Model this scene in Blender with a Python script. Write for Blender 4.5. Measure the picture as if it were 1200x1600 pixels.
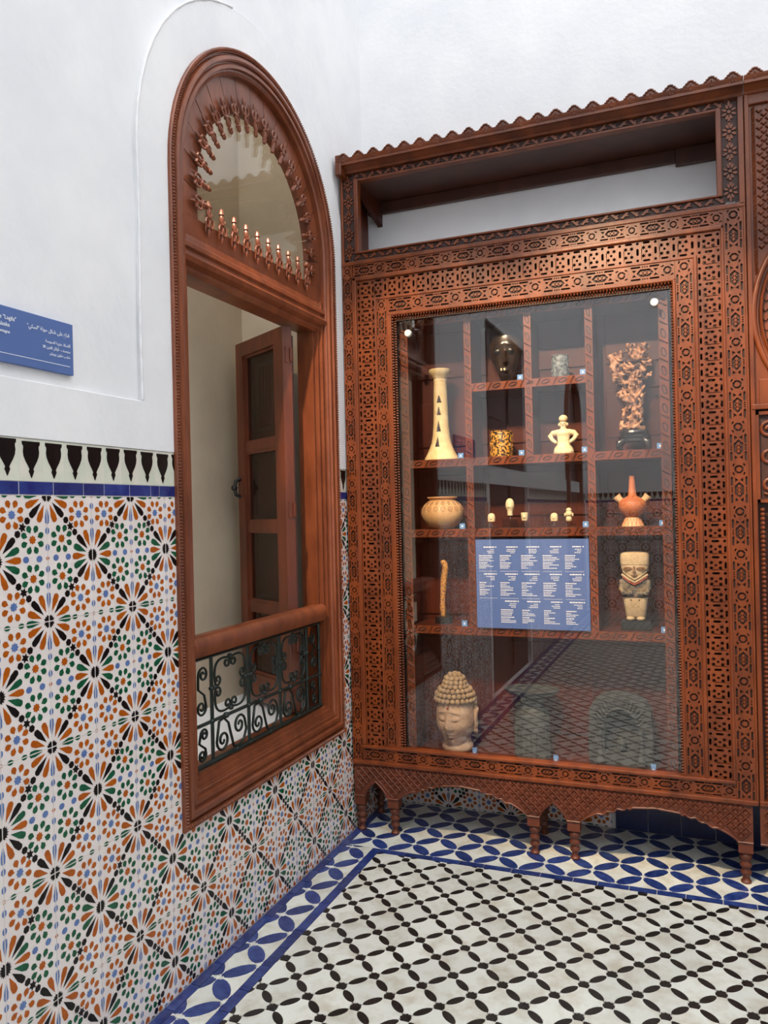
import bpy, bmesh, math, random
import numpy as np
from mathutils import Vector, Matrix, noise
from mathutils.geometry import tessellate_polygon
random.seed(7)
PI = math.pi
S = bpy.context.scene
COL = S.collection
for o in list(bpy.data.objects):
    bpy.data.objects.remove(o)

# ------------------------------------------------------------------ camera
F_PX, ROLL, YAW = 1232.0, math.atan(0.0232), math.radians(21.9)
CAM = Vector((1.461, 0.0, 1.41))
fwd = Vector((-math.sin(YAW), math.cos(YAW), 0)); rgt = Vector((math.cos(YAW), math.sin(YAW), 0)); upv = Vector((0, 0, 1))
imx = rgt * math.cos(ROLL) - upv * math.sin(ROLL)
imy = rgt * math.sin(ROLL) + upv * math.cos(ROLL)
cd = bpy.data.cameras.new('camera'); cam = bpy.data.objects.new('camera', cd); COL.objects.link(cam)
cd.sensor_fit = 'HORIZONTAL'; cd.sensor_width = 36.0; cd.lens = F_PX * 36.0 / 1200.0
cd.clip_start = 0.02; cd.clip_end = 100
m = Matrix.Identity(4)
for i in range(3):
    m[i][0] = imx[i]; m[i][1] = imy[i]; m[i][2] = -fwd[i]; m[i][3] = CAM[i]
cam.matrix_world = m
S.camera = cam

def project(p):
    v = Vector(p) - CAM
    z = v.dot(fwd)
    if z < 0.05: return None
    return (600 + F_PX * v.dot(imx) / z, 800 - F_PX * v.dot(imy) / z)
def in_frame(p, mrg=60):
    q = project(p)
    return q is not None and -mrg < q[0] < 1200 + mrg and -mrg < q[1] < 1600 + mrg

# ------------------------------------------------------------------ world, lights, exposure
W = bpy.data.worlds.new('sky'); S.world = W; W.use_nodes = True
bg = W.node_tree.nodes['Background']
bg.inputs[0].default_value = (0.96, 0.98, 1.0, 1); bg.inputs[1].default_value = 2.85
def light(name, typ, loc, target, energy, color, size=0.1, spot=None, blend=0.5):
    d = bpy.data.lights.new(name, typ); d.energy = energy; d.color = color
    if typ == 'SPOT':
        d.spot_size = math.radians(spot); d.spot_blend = blend; d.shadow_soft_size = size
    elif typ == 'AREA':
        d.size = size
    o = bpy.data.objects.new(name, d); COL.objects.link(o); o.location = loc
    o.rotation_euler = (Vector(target) - Vector(loc)).to_track_quat('-Z', 'Y').to_euler()
    return o
WARM = (1.0, 0.74, 0.46)
light('gallery_spot_light', 'SPOT', (0.30, 1.25, 3.55), (0.48, 3.3, 1.42), 360, WARM, 0.03, 36)
light('gallery_spot_light', 'SPOT', (0.85, 1.10, 3.55), (1.22, 3.3, 1.42), 520, WARM, 0.03, 38)
S.view_settings.view_transform = 'Standard'; S.view_settings.look = 'None'
S.view_settings.exposure = 0.07; S.view_settings.gamma = 1.0; S.view_settings.use_curve_mapping = False

# ------------------------------------------------------------------ materials
MATS = {}
def srgb(r, g, b):
    f = lambda c: (c / 255 / 12.92) if c / 255 <= 0.04045 else ((c / 255 + 0.055) / 1.055) ** 2.4
    return (f(r), f(g), f(b), 1)
def mat(name, c1, c2=None, rough=0.5, scale=8.0, stretch=(1, 1, 1), bump=0.0, bscale=None, metal=0.0, coat=0.0,
        rnd=0.0, detail=5.0, lo=0.35, hi=0.65, spec=None, voro=None):
    if name in MATS: return MATS[name]
    M = bpy.data.materials.new(name); M.use_nodes = True; MATS[name] = M
    nt = M.node_tree; N = nt.nodes; L = nt.links; P = N['Principled BSDF']
    P.inputs['Roughness'].default_value = rough; P.inputs['Metallic'].default_value = metal
    P.inputs['Coat Weight'].default_value = coat; P.inputs['Coat Roughness'].default_value = 0.15
    if spec is not None: P.inputs['Specular IOR Level'].default_value = spec
    c2 = c2 or c1
    tc = N.new('ShaderNodeTexCoord'); mp = N.new('ShaderNodeMapping'); L.new(tc.outputs['Object'], mp.inputs[0])
    mp.inputs['Scale'].default_value = stretch
    vec = mp.outputs[0]
    oi = None
    if rnd:
        oi = N.new('ShaderNodeObjectInfo')
        add = N.new('ShaderNodeVectorMath'); add.operation = 'ADD'
        ml = N.new('ShaderNodeMath'); ml.operation = 'MULTIPLY'; ml.inputs[1].default_value = 37.0
        L.new(oi.outputs['Random'], ml.inputs[0]); L.new(vec, add.inputs[0]); L.new(ml.outputs[0], add.inputs[1]); vec = add.outputs[0]
    if voro:
        tx = N.new('ShaderNodeTexVoronoi'); tx.feature = 'DISTANCE_TO_EDGE'; tx.inputs['Scale'].default_value = scale
        out = tx.outputs['Distance']
    else:
        tx = N.new('ShaderNodeTexNoise'); tx.inputs['Scale'].default_value = scale; tx.inputs['Detail'].default_value = detail
        tx.inputs['Roughness'].default_value = 0.6
        out = tx.outputs['Fac']
    L.new(vec, tx.inputs['Vector'])
    rp = N.new('ShaderNodeValToRGB'); rp.color_ramp.elements[0].position = lo; rp.color_ramp.elements[1].position = hi
    rp.color_ramp.elements[0].color = c1; rp.color_ramp.elements[1].color = c2
    L.new(out, rp.inputs[0]); colour = rp.outputs[0]
    if rnd:
        hs = N.new('ShaderNodeHueSaturation'); mr = N.new('ShaderNodeMapRange')
        mr.inputs['To Min'].default_value = 1 - rnd; mr.inputs['To Max'].default_value = 1 + rnd * 0.6
        L.new(oi.outputs['Random'], mr.inputs['Value']); L.new(mr.outputs[0], hs.inputs['Value']); L.new(colour, hs.inputs['Color'])
        colour = hs.outputs[0]
    L.new(colour, P.inputs['Base Color'])
    if bump:
        bt = N.new('ShaderNodeTexNoise'); bt.inputs['Scale'].default_value = bscale or scale; bt.inputs['Detail'].default_value = 4
        L.new(vec, bt.inputs['Vector'])
        b = N.new('ShaderNodeBump'); b.inputs['Strength'].default_value = bump; b.inputs['Distance'].default_value = 0.004
        L.new(bt.outputs['Fac'], b.inputs['Height']); L.new(b.outputs[0], P.inputs['Normal'])
    return M
def glass_mat(name, ior, tint=(1, 1, 1, 1)):
    M = bpy.data.materials.new(name); M.use_nodes = True; MATS[name] = M
    nt = M.node_tree; N = nt.nodes; L = nt.links; N.remove(N['Principled BSDF'])
    tr = N.new('ShaderNodeBsdfTransparent'); tr.inputs[0].default_value = tint
    gl = N.new('ShaderNodeBsdfGlossy'); gl.inputs['Roughness'].default_value = 0.0
    r0 = ((ior - 1) / (ior + 1)) ** 2
    lw = N.new('ShaderNodeLayerWeight'); lw.inputs['Blend'].default_value = 0.5
    pw = N.new('ShaderNodeMath'); pw.operation = 'POWER'; pw.inputs[1].default_value = 5.0; L.new(lw.outputs['Facing'], pw.inputs[0])
    fr = N.new('ShaderNodeMath'); fr.operation = 'MULTIPLY_ADD'; fr.inputs[1].default_value = 1 - r0; fr.inputs[2].default_value = r0; L.new(pw.outputs[0], fr.inputs[0])
    mx = N.new('ShaderNodeMixShader'); L.new(fr.outputs[0], mx.inputs[0]); L.new(tr.outputs[0], mx.inputs[1]); L.new(gl.outputs[0], mx.inputs[2])
    L.new(mx.outputs[0], N['Material Output'].inputs[0])
    return M

mat('plaster', srgb(226, 227, 230), srgb(236, 236, 237), 0.9, 3, bump=0.25, bscale=40)
mat('beige_plaster', srgb(196, 180, 156), srgb(212, 197, 172), 0.85, 2.5, bump=0.1, bscale=30)
mat('sill_paint', srgb(240, 240, 240), srgb(246, 246, 246), 0.5, 6)
mat('shaded_recess_wood', srgb(38, 17, 11), srgb(54, 25, 16), 0.6, 20)  # dark-stained carving ground, with the shade of deep recesses put into its colour
mat('carved_wood', srgb(88, 41, 19), srgb(124, 61, 27), 0.34, 14, (1, 1, 0.25), bump=0.15, bscale=60, spec=0.45)
mat('inner_wood', srgb(62, 25, 14), srgb(84, 35, 19), 0.42, 10, (1.5, 1, 0.2), bump=0.1, bscale=50, spec=0.35)
mat('apron_wood', srgb(86, 42, 25), srgb(110, 56, 35), 0.45, 14, bump=0.15, bscale=60)
mat('window_wood', srgb(104, 53, 31), srgb(134, 73, 45), 0.36, 12, (1, 1, 0.3), bump=0.2, bscale=50, coat=0.15)
mat('sash_wood', srgb(82, 37, 20), srgb(108, 52, 28), 0.38, 12, (1, 1, 0.25), bump=0.2, bscale=40, coat=0.15)
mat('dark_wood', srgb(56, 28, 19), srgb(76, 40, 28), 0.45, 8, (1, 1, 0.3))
mat('tile_body', srgb(232, 222, 218), srgb(240, 232, 228), 0.22, 6, coat=0.3)
mat('glaze_orange', srgb(164, 80, 14), srgb(182, 92, 18), 0.25, 30, spec=0.4)
mat('glaze_green', srgb(12, 76, 50), srgb(24, 94, 64), 0.25, 40, spec=0.4)
mat('glaze_black', srgb(8, 6, 7), srgb(18, 13, 14), 0.3, 40, spec=0.3)
mat('glaze_skyblue', srgb(84, 112, 168), srgb(100, 128, 180), 0.2, 30, coat=0.3)
mat('strip_blue', srgb(22, 38, 112), srgb(44, 66, 136), 0.22, 25, coat=0.4, rnd=0.3)
mat('frieze_pale', srgb(206, 214, 196), srgb(226, 220, 208), 0.3, 12, coat=0.2, rnd=0.06)
mat('tile_grout', srgb(240, 236, 232), None, 0.8)
mat('grout', srgb(214, 204, 194), srgb(232, 226, 216), 0.9, 40)
mat('floor_white', srgb(202, 197, 180), srgb(228, 230, 221), 0.3, 14, bump=0.25, bscale=60, coat=0.1, rnd=0.10, lo=0.3, hi=0.55)
mat('floor_black', srgb(20, 18, 17), srgb(44, 40, 38), 0.35, 60, rnd=0.2)
mat('floor_blue', srgb(24, 42, 104), srgb(54, 74, 134), 0.28, 40, coat=0.2, rnd=0.25)
mat('skirt_blue', srgb(20, 30, 74), srgb(30, 42, 92), 0.3, 20)
mat('iron', srgb(12, 24, 22), srgb(20, 38, 33), 0.42, 40, bump=0.2, bscale=80)
mat('black_metal', srgb(18, 18, 18), None, 0.4)
mat('sign_blue', srgb(78, 104, 160), srgb(82, 108, 164), 0.55, 4)
mat('print_white', srgb(236, 240, 246), None, 0.6)
mat('tag_blue', srgb(104, 150, 204), None, 0.4)
mat('steel', srgb(200, 198, 194), None, 0.25, metal=0.9)
mat('knob_white', srgb(226, 224, 220), None, 0.3)
mat('cream_clay', srgb(216, 186, 128), srgb(232, 208, 156), 0.75, 30, bump=0.3, bscale=90)
mat('black_lacquer', srgb(22, 19, 18), srgb(46, 38, 32), 0.22, 20, coat=0.4)
mat('bronze_face', srgb(36, 27, 19), srgb(66, 50, 33), 0.28, 22, coat=0.3)
mat('gilt', srgb(24, 16, 10), srgb(206, 150, 62), 0.4, 105, detail=2, lo=0.46, hi=0.52, bump=0.6, bscale=75)
mat('pewter', srgb(66, 72, 74), srgb(124, 132, 134), 0.45, 70, detail=2, lo=0.4, hi=0.6, bump=0.7, bscale=70)
mat('shaded_root_wood', srgb(70, 42, 32), srgb(204, 150, 110), 0.6, 40, lo=0.38, hi=0.56, bump=0.4, bscale=70)  # darkest noise tones put the shade of the cavities into the colour
mat('pot_clay', srgb(186, 140, 90), srgb(214, 172, 120), 0.6, 10, bump=0.1, bscale=60)
mat('pot_line', srgb(120, 84, 52), None, 0.7)
mat('terracotta', srgb(176, 98, 56), srgb(200, 120, 72), 0.55, 12)
mat('terracotta_pale', srgb(214, 176, 130), None, 0.6)
mat('ivory', srgb(214, 196, 150), srgb(232, 218, 180), 0.6, 50, bump=0.2, bscale=120)
mat('shell', srgb(120, 74, 30), srgb(204, 146, 70), 0.45, 160, detail=1, lo=0.42, hi=0.5)
mat('black_stone', srgb(20, 20, 21), srgb(36, 36, 36), 0.3, 40)
mat('buff_stone', srgb(176, 152, 116), srgb(200, 178, 142), 0.7, 26, bump=0.3, bscale=80)
mat('grey_paint', srgb(66, 64, 58), srgb(150, 130, 100), 0.7, 34, lo=0.45, hi=0.66)
mat('red_paint', srgb(150, 70, 48), None, 0.7)
mat('head_stone', srgb(168, 136, 108), srgb(198, 168, 138), 0.75, 18, bump=0.35, bscale=70)
mat('curl_stone', srgb(140, 114, 84), srgb(176, 150, 114), 0.75, 30, bump=0.3, bscale=80)
mat('grey_stone', srgb(44, 46, 46), srgb(66, 68, 66), 0.7, 24, bump=0.3, bscale=70)
mat('brass', srgb(150, 110, 60), None, 0.35, metal=0.8)
GLASS = glass_mat('case_glass', 1.85)
PANE = glass_mat('sash_glass', 1.5, (0.8, 0.78, 0.75, 1))
WGLASS = glass_mat('window_glass', 2.1, (0.9, 0.89, 0.86, 1))
ACRYL = glass_mat('acrylic', 1.9, (0.86, 0.86, 0.86, 1))

# ------------------------------------------------------------------ builders
ORG = {}
class MB:
    def __init__(s): s.v = []; s.f = []; s.m = []
    def add(s, verts, faces, mi=0):
        b = len(s.v); s.v.extend([tuple(p) for p in verts])
        s.f.extend([tuple(b + i for i in f) for f in faces])
        if isinstance(mi, (list, tuple)): s.m.extend(mi)
        else: s.m.extend([mi] * len(faces))
        return s
    def box(s, a, b, mi=0, M=None):
        x0, y0, z0 = a; x1, y1, z1 = b
        vs = [(x0, y0, z0), (x1, y0, z0), (x1, y1, z0), (x0, y1, z0), (x0, y0, z1), (x1, y0, z1), (x1, y1, z1), (x0, y1, z1)]
        if M: vs = [M(*p) for p in vs]
        return s.add(vs, [(0, 3, 2, 1), (4, 5, 6, 7), (0, 1, 5, 4), (1, 2, 6, 5), (2, 3, 7, 6), (3, 0, 4, 7)], mi)
    def plate(s, outer, holes, w0, w1, M, mi=0, back=False):
        loops = [list(outer)] + [list(h) for h in holes]
        tris = tessellate_polygon([[Vector((p[0], p[1], 0)) for p in l] for l in loops])
        flat = [p for l in loops for p in l]; n = len(flat)
        vs = [M(p[0], p[1], w1) for p in flat] + [M(p[0], p[1], w0) for p in flat]
        fs = []
        for t in tris:
            a, b, c = (flat[i] for i in t)
            ar = (b[0] - a[0]) * (c[1] - a[1]) - (c[0] - a[0]) * (b[1] - a[1])
            if abs(ar) < 1e-14: continue
            t = tuple(t) if ar > 0 else (t[0], t[2], t[1])
            fs.append(t)
            if back: fs.append((t[0] + n, t[2] + n, t[1] + n))
        k = 0
        for li, l in enumerate(loops):
            ln = len(l); ar = sum(l[i][0] * l[(i + 1) % ln][1] - l[(i + 1) % ln][0] * l[i][1] for i in range(ln))
            ccw = ar > 0
            if li > 0: ccw = not ccw
            for i in range(ln):
                a, b = k + i, k + (i + 1) % ln
                fs.append((a, a + n, b + n, b) if ccw else (a, b, b + n, a + n))
            k += ln
        return s.add(vs, fs, mi)
    def lathe(s, prof, c=(0, 0, 0), n=20, M=None, mi=0, cap=True, sx=1, sy=1):
        vs = []; fs = []
        for r, z in prof:
            for i in range(n):
                a = 2 * PI * i / n; vs.append((c[0] + r * math.cos(a) * sx, c[1] + r * math.sin(a) * sy, c[2] + z))
        for j in range(len(prof) - 1):
            for i in range(n):
                i2 = (i + 1) % n; fs.append((j * n + i, j * n + i2, (j + 1) * n + i2, (j + 1) * n + i))
        if cap:
            fs.append(tuple(reversed(range(n)))); fs.append(tuple((len(prof) - 1) * n + i for i in range(n)))
        if M: vs = [M(*p) for p in vs]
        return s.add(vs, fs, mi)
    def tube(s, pts, r, n=6, mi=0, flat=None):
        pts = [Vector(p) for p in pts]; N = len(pts); vs = []; fs = []
        rr = r if isinstance(r, (list, tuple)) else [r] * N
        up = None
        for i, p in enumerate(pts):
            t = (pts[min(i + 1, N - 1)] - pts[max(i - 1, 0)])
            if t.length < 1e-9: t = Vector((0, 0, 1))
            t.normalize()
            if up is None:
                up = Vector((0, 0, 1)) if abs(t.z) < 0.9 else Vector((1, 0, 0))
            a = t.cross(up)
            if a.length < 1e-6: a = t.cross(Vector((0.3, 0.7, 0.2)))
            a.normalize(); b = a.cross(t).normalized(); up = b
            for k in range(n):
                an = 2 * PI * k / n; vs.append(p + (a * math.cos(an) + b * math.sin(an)) * rr[i])
        for j in range(N - 1):
            for k in range(n):
                k2 = (k + 1) % n; fs.append((j * n + k, j * n + k2, (j + 1) * n + k2, (j + 1) * n + k))
        fs.append(tuple(reversed(range(n)))); fs.append(tuple((N - 1) * n + k for k in range(n)))
        return s.add(vs, fs, mi)
    def ball(s, c, r, n=8, k=5, mi=0, M=None):
        r = r if isinstance(r, (list, tuple)) else (r, r, r)
        vs = [(0, 0, -1)]; fs = []
        for j in range(1, k):
            ph = -PI / 2 + PI * j / k
            for i in range(n):
                a = 2 * PI * i / n; vs.append((math.cos(ph) * math.cos(a), math.cos(ph) * math.sin(a), math.sin(ph)))
        vs.append((0, 0, 1)); top = len(vs) - 1
        for i in range(n):
            i2 = (i + 1) % n; fs.append((0, 1 + i2, 1 + i)); fs.append((top, 1 + (k - 2) * n + i, 1 + (k - 2) * n + i2))
        for j in range(k - 2):
            for i in range(n):
                i2 = (i + 1) % n; fs.append((1 + j * n + i, 1 + j * n + i2, 1 + (j + 1) * n + i2, 1 + (j + 1) * n + i))
        vs = [(c[0] + p[0] * r[0], c[1] + p[1] * r[1], c[2] + p[2] * r[2]) for p in vs]
        if M: vs = [M(*p) for p in vs]
        return s.add(vs, fs, mi)
    def sweep(s, rings, closed=False, mi=0, cap=True):
        """rings: list of equal-length point lists"""
        n = len(rings[0]); vs = [p for r in rings for p in r]; fs = []
        R = len(rings)
        for j in range(R if closed else R - 1):
            j2 = (j + 1) % R
            for k in range(n):
                k2 = (k + 1) % n; fs.append((j * n + k, j2 * n + k, j2 * n + k2, j * n + k2))
        if cap and not closed:
            fs.append(tuple(range(n))); fs.append(tuple(reversed([(R - 1) * n + k for k in range(n)])))
        return s.add(vs, fs, mi)
    def mesh(s, name, mats, origin=(0, 0, 0), smooth=None, fix=False):
        me = bpy.data.meshes.new(name); ox, oy, oz = origin
        me.from_pydata([(p[0] - ox, p[1] - oy, p[2] - oz) for p in s.v], [], s.f)
        for mm in mats: me.materials.append(MATS[mm] if isinstance(mm, str) else mm)
        if len(mats) > 1: me.polygons.foreach_set('material_index', s.m)
        if fix:
            bm = bmesh.new(); bm.from_mesh(me); bmesh.ops.remove_doubles(bm, verts=bm.verts, dist=1e-6)
            bmesh.ops.recalc_face_normals(bm, faces=bm.faces); bm.to_mesh(me); bm.free()
        if smooth is not None:
            me.shade_smooth(); me.set_sharp_from_angle(angle=math.radians(smooth))
        me.update()
        return me
    def build(s, name, mats, parent=None, origin=None, smooth=None, fix=False):
        if isinstance(mats, (str, bpy.types.Material)): mats = [mats]
        o0 = ORG[parent.name] if parent else (origin or (0, 0, 0))
        o = bpy.data.objects.new(name, s.mesh(name, mats, o0, smooth, fix)); COL.objects.link(o)
        if parent: o.parent = parent
        else: o.location = o0
        ORG[o.name] = tuple(o0)
        return o
def tag(o, label=None, cat=None, group=None, kind=None):
    if label: o['label'] = label
    if cat: o['category'] = cat
    if group: o['group'] = group
    if kind: o['kind'] = kind
    return o
def thing(name, loc, label, cat, group=None):
    o = bpy.data.objects.new(name, None); COL.objects.link(o); o.location = loc; o.empty_display_size = 0.05
    ORG[o.name] = tuple(loc); return tag(o, label, cat, group)
def put(me, name, loc, parent):
    o = bpy.data.objects.new(name, me); COL.objects.link(o)
    p0 = ORG[parent.name]; o.parent = parent; o.location = (loc[0] - p0[0], loc[1] - p0[1], loc[2] - p0[2])
    ORG[o.name] = tuple(loc); return o
def ngon(cx, cy, r, n, rot=0, sx=1, sy=1):
    return [(cx + r * sx * math.cos(rot + 2 * PI * i / n), cy + r * sy * math.sin(rot + 2 * PI * i / n)) for i in range(n)]
def star(cx, cy, r1, r2, n, rot=0):
    return [(cx + (r1 if i % 2 == 0 else r2) * math.cos(rot + PI * i / n), cy + (r1 if i % 2 == 0 else r2) * math.sin(rot + PI * i / n)) for i in range(2 * n)]
def clip(poly, nx, ny, d):
    """keep nx*x+ny*y<=d"""
    out = []
    for i in range(len(poly)):
        a, b = poly[i], poly[(i + 1) % len(poly)]
        da, db = nx * a[0] + ny * a[1] - d, nx * b[0] + ny * b[1] - d
        if da <= 0: out.append(a)
        if da * db < 0:
            t = da / (da - db); out.append((a[0] + (b[0] - a[0]) * t, a[1] + (b[1] - a[1]) * t))
    return out
def cliprect(poly, x0, x1, y0, y1):
    for nx, ny, d in ((-1, 0, -x0), (1, 0, x1), (0, -1, -y0), (0, 1, y1)):
        poly = clip(poly, nx, ny, d)
        if len(poly) < 3: return []
    return poly
def area(p): return 0.5 * sum(p[i][0] * p[(i + 1) % len(p)][1] - p[(i + 1) % len(p)][0] * p[i][1] for i in range(len(p)))
XYZ = lambda u, v, w: (u, v, w)
LWALL = lambda u, v, w: (w, u, v)           # left wall: u=y, v=z, w=out (+x)

# ================================================================== THE SETTING
YC, RO, ZC = 2.5265, 0.5695, 2.4755              # window centre, outer radius, spring height
ZTOP, YBACK, YUP, YREAR, XR = 6.2, 3.575, 3.478, -4.6, 4.6
def arch_poly(yc, r, zc, z0, n=28):
    return [(yc - r, z0), (yc + r, z0)] + [(yc + r * math.cos(PI * i / n), zc + r * math.sin(PI * i / n)) for i in range(n + 1)]
WIN2 = -3.55
DOOR_Y = (-0.75, 0.66)
# ---- left wall
holes = [arch_poly(YC, RO - 0.03, ZC, 0.50), arch_poly(WIN2, RO - 0.03, ZC, 0.50),
         [(DOOR_Y[0], 0.001), (DOOR_Y[1], 0.001), (DOOR_Y[1], 2.85), (DOOR_Y[0], 2.85)]]
b = MB()
b.plate([(YREAR, -0.06), (YBACK, -0.06), (YBACK, ZTOP), (YREAR, ZTOP)], holes, -0.07, -0.009, LWALL)
wall_left = tag(b.build('wall_left', 'plaster'), kind='structure')
# raised plaster round the window and along the dado
A = []
n = 40
A = [(YREAR + 0.01, 1.602), (YC - RO + 0.02, 1.602)]
hole_l = [(YC - RO + 0.02, ZC)] + [(YC - (RO - 0.02) * math.cos(PI * i / n), ZC + (RO - 0.02) * math.sin(PI * i / n)) for i in range(1, n)] + [(YC + RO - 0.02, ZC)]
A += hole_l + [(YC + RO - 0.02, 1.602), (YUP, 1.602), (YUP, 1.739)]
RS = 0.7075
A += [(YC + RS, 1.739), (YC + RS, ZC)] + [(YC + RS * math.cos(PI * i / n), ZC + RS * math.sin(PI * i / n)) for i in range(1, n)] + [(YC - RS, ZC), (YC - RS, 1.739)]
A += [(YREAR + 0.01, 1.739)]
b = MB(); b.plate(A, [], -0.009, 0.002, LWALL)
o = b.build('plaster_surround', 'plaster', wall_left)
bv = o.modifiers.new('soft_edge', 'BEVEL'); bv.width = 0.006; bv.segments = 3; bv.limit_method = 'ANGLE'
# wobbly raised lip along the near edge of the surround
pts = [(0.0015, YC - RS + 0.002 * math.sin(z * 9), z) for z in np.linspace(1.745, ZC, 40)]
pts += [(0.0015, YC - RS * math.cos(a), ZC + RS * math.sin(a)) for a in np.linspace(0.02, 1.3, 40)]
MB().tube(pts, [0.0042 + 0.0012 * math.sin(i * 1.7) for i in range(len(pts))], 6).build('plaster_lip', 'plaster', wall_left, smooth=60)

b = MB()
for a0, a1, c0, c1 in ((YREAR + 0.01, WIN2 - RO + 0.034, 0, 1.601), (WIN2 - RO + 0.034, WIN2 + RO - 0.034, 0, 0.499), (WIN2 + RO - 0.034, DOOR_Y[0], 0, 1.601),
                       (DOOR_Y[1], YC - RO + 0.034, 0, 1.601), (YC - RO + 0.034, YC + RO - 0.034, 0, 0.499), (YC + RO - 0.034, YBACK - 0.005, 0, 1.601)):
    b.box((a0, c0, -0.0085), (a1, c1, -0.0012), 0, LWALL)
b.build('grout_bed', 'tile_grout', wall_left)
# ---- glazed tiles on the dado
TW, TH, TY0, TZ0 = 0.15, 0.3032, 1.458, 1.469
TMATS = ['tile_body', 'glaze_orange', 'glaze_green', 'glaze_black', 'glaze_skyblue']
def motif():
    """all painted shapes over one tile pair, as (poly, material) around lattice points; u 0..TW, v 0..TH"""
    out = []
    w, h = TW, TH / 2
    def petal(cx, cy, ang, r0, r1, hw, mi):
        ca, sa = math.sin(ang), math.cos(ang)
        pr = [(r0, 0), (r0 + (r1 - r0) * 0.62, hw), (r1 - 0.004, hw * 0.92), (r1, hw * 0.35), (r1, -hw * 0.35), (r1 - 0.004, -hw * 0.92), (r0 + (r1 - r0) * 0.62, -hw)]
        out.append(([(cx + a * ca + q * sa, cy + a * sa - q * ca) for a, q in pr], mi))
    def oval(cx, cy, rx, ry, mi): out.append((ngon(cx, cy, 1, 8, PI / 8, rx, ry), mi))
    for i in range(-1, 3):
        for j in range(-1, 4):
            cx, cy = i * w, j * h
            mid = (j % 2 == 1)
            if (i + j) % 2 == 0:      # sixteen-point star
                out.append((star(cx, cy, 0.0180, 0.0125, 16), 3))
                seq = {0: 4, 1: 1, 2: 3, 3: 2 if mid else 1, 4: 1 if mid else 2}
                for k in range(16):
                    q = k % 8; q = q if q <= 4 else 8 - q
                    c = seq[q]
                    petal(cx, cy, k * PI / 8, 0.0235, 0.0695 if q != 2 else 0.073, 0.0083 if c != 4 else 0.0065, c)
                for sx in (-1, 1):
                    for sy in (-1, 1):
                        d = 0.0855 / math.sqrt(2)
                        out.append((ngon(cx + sx * d, cy + sy * d, 0.0092, 6, PI / 4), 3))
                        if sx > 0: out.append((star(cx + w / 2, cy + sy * h / 2, 0.0125, 0.0065, 6, PI / 4), 3))
            else:
                rc, cc = (2, 1) if mid else (1, 4)
                for sx in (-1, 1):
                    for sy in (-1, 1):
                        x, y = cx + sx * 0.0455, cy + sy * 0.046
                        out.append((star(x, y, 0.0112, 0.0082, 8), cc))
                        for k in range(8):
                            a = PI / 8 + k * PI / 4
                            R = 0.0262
                            px, py = x + R * math.cos(a), y + R * math.sin(a)
                            ca, sa = math.cos(a), math.sin(a)
                            pr = [(-0.0098, 0), (-0.0012, 0.0076), (0.0060, 0.0064), (0.0094, 0.0015), (0.0094, -0.0015), (0.0060, -0.0064), (-0.0012, -0.0076)]
                            out.append(([(px + p * ca - q * sa, py + p * sa + q * ca) for p, q in pr], rc))
                out.append((ngon(cx, cy, 0.0075, 4, 0, 0.75, 1), 1))
                for sgn in (-1, 1):
                    for d in (0.026, 0.066):
                        oval(cx, cy + sgn * d, 0.0068, 0.0088, 4)
                        oval(cx + sgn * d, cy, 0.0092, 0.0082 if mid else 0.0065, 4 if mid else 2)
    return out
MOTIF = motif()
def tile_mesh(name, odd, u0=0.0, u1=None, v0=0.0, v1=None):
    """tile with left seam at even (odd=0) or odd lattice column; clipped to u0..u1, v0..v1"""
    u1 = TW if u1 is None else u1; v1 = TH if v1 is None else v1
    g = 0.0009
    b = MB(); b.box((u0 + g, v0 + g, -0.008), (u1 - g, v1 - g, 0.0), 0, LWALL)
    for poly, mi in MOTIF:
        if odd: poly = [(TW - p[0], p[1]) for p in poly]
        q = cliprect(poly, u0 + g + 0.0006, u1 - g - 0.0006, v0 + g + 0.0006, v1 - g - 0.0006)
        if len(q) < 3 or abs(area(q)) < 4e-6: continue
        if area(q) < 0: q = q[::-1]
        n = len(q)
        cx = sum(p[0] for p in q) / n; cy = sum(p[1] for p in q) / n
        vs = [LWALL(p[0], p[1], 0.0006) for p in q]
        if n <= 8: b.add(vs, [tuple(range(n))], mi)
        else: b.add(vs + [LWALL(cx, cy, 0.0006)], [(i, (i + 1) % n, n) for i in range(n)], mi)
    return b.mesh(name, TMATS)
TILE = [tile_mesh('glazed_tile', 0), tile_mesh('glazed_tile', 1)]
YW0, YW1, ZW0 = YC - RO + 0.035, YC + RO - 0.035, 0.50
def blocked(y):  # door opening
    return DOOR_Y[0] - 0.06 < y < DOOR_Y[1] + 0.06
k0 = int(math.floor((YREAR - TY0) / TW)) + 1; k1 = int(math.floor((YUP - TY0) / TW))
CUT = {}
def cutmesh(odd, *r):
    key = (odd,) + tuple(round(x, 4) for x in r)
    if key not in CUT: CUT[key] = tile_mesh('glazed_tile', odd, *r)
    return CUT[key]
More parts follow.
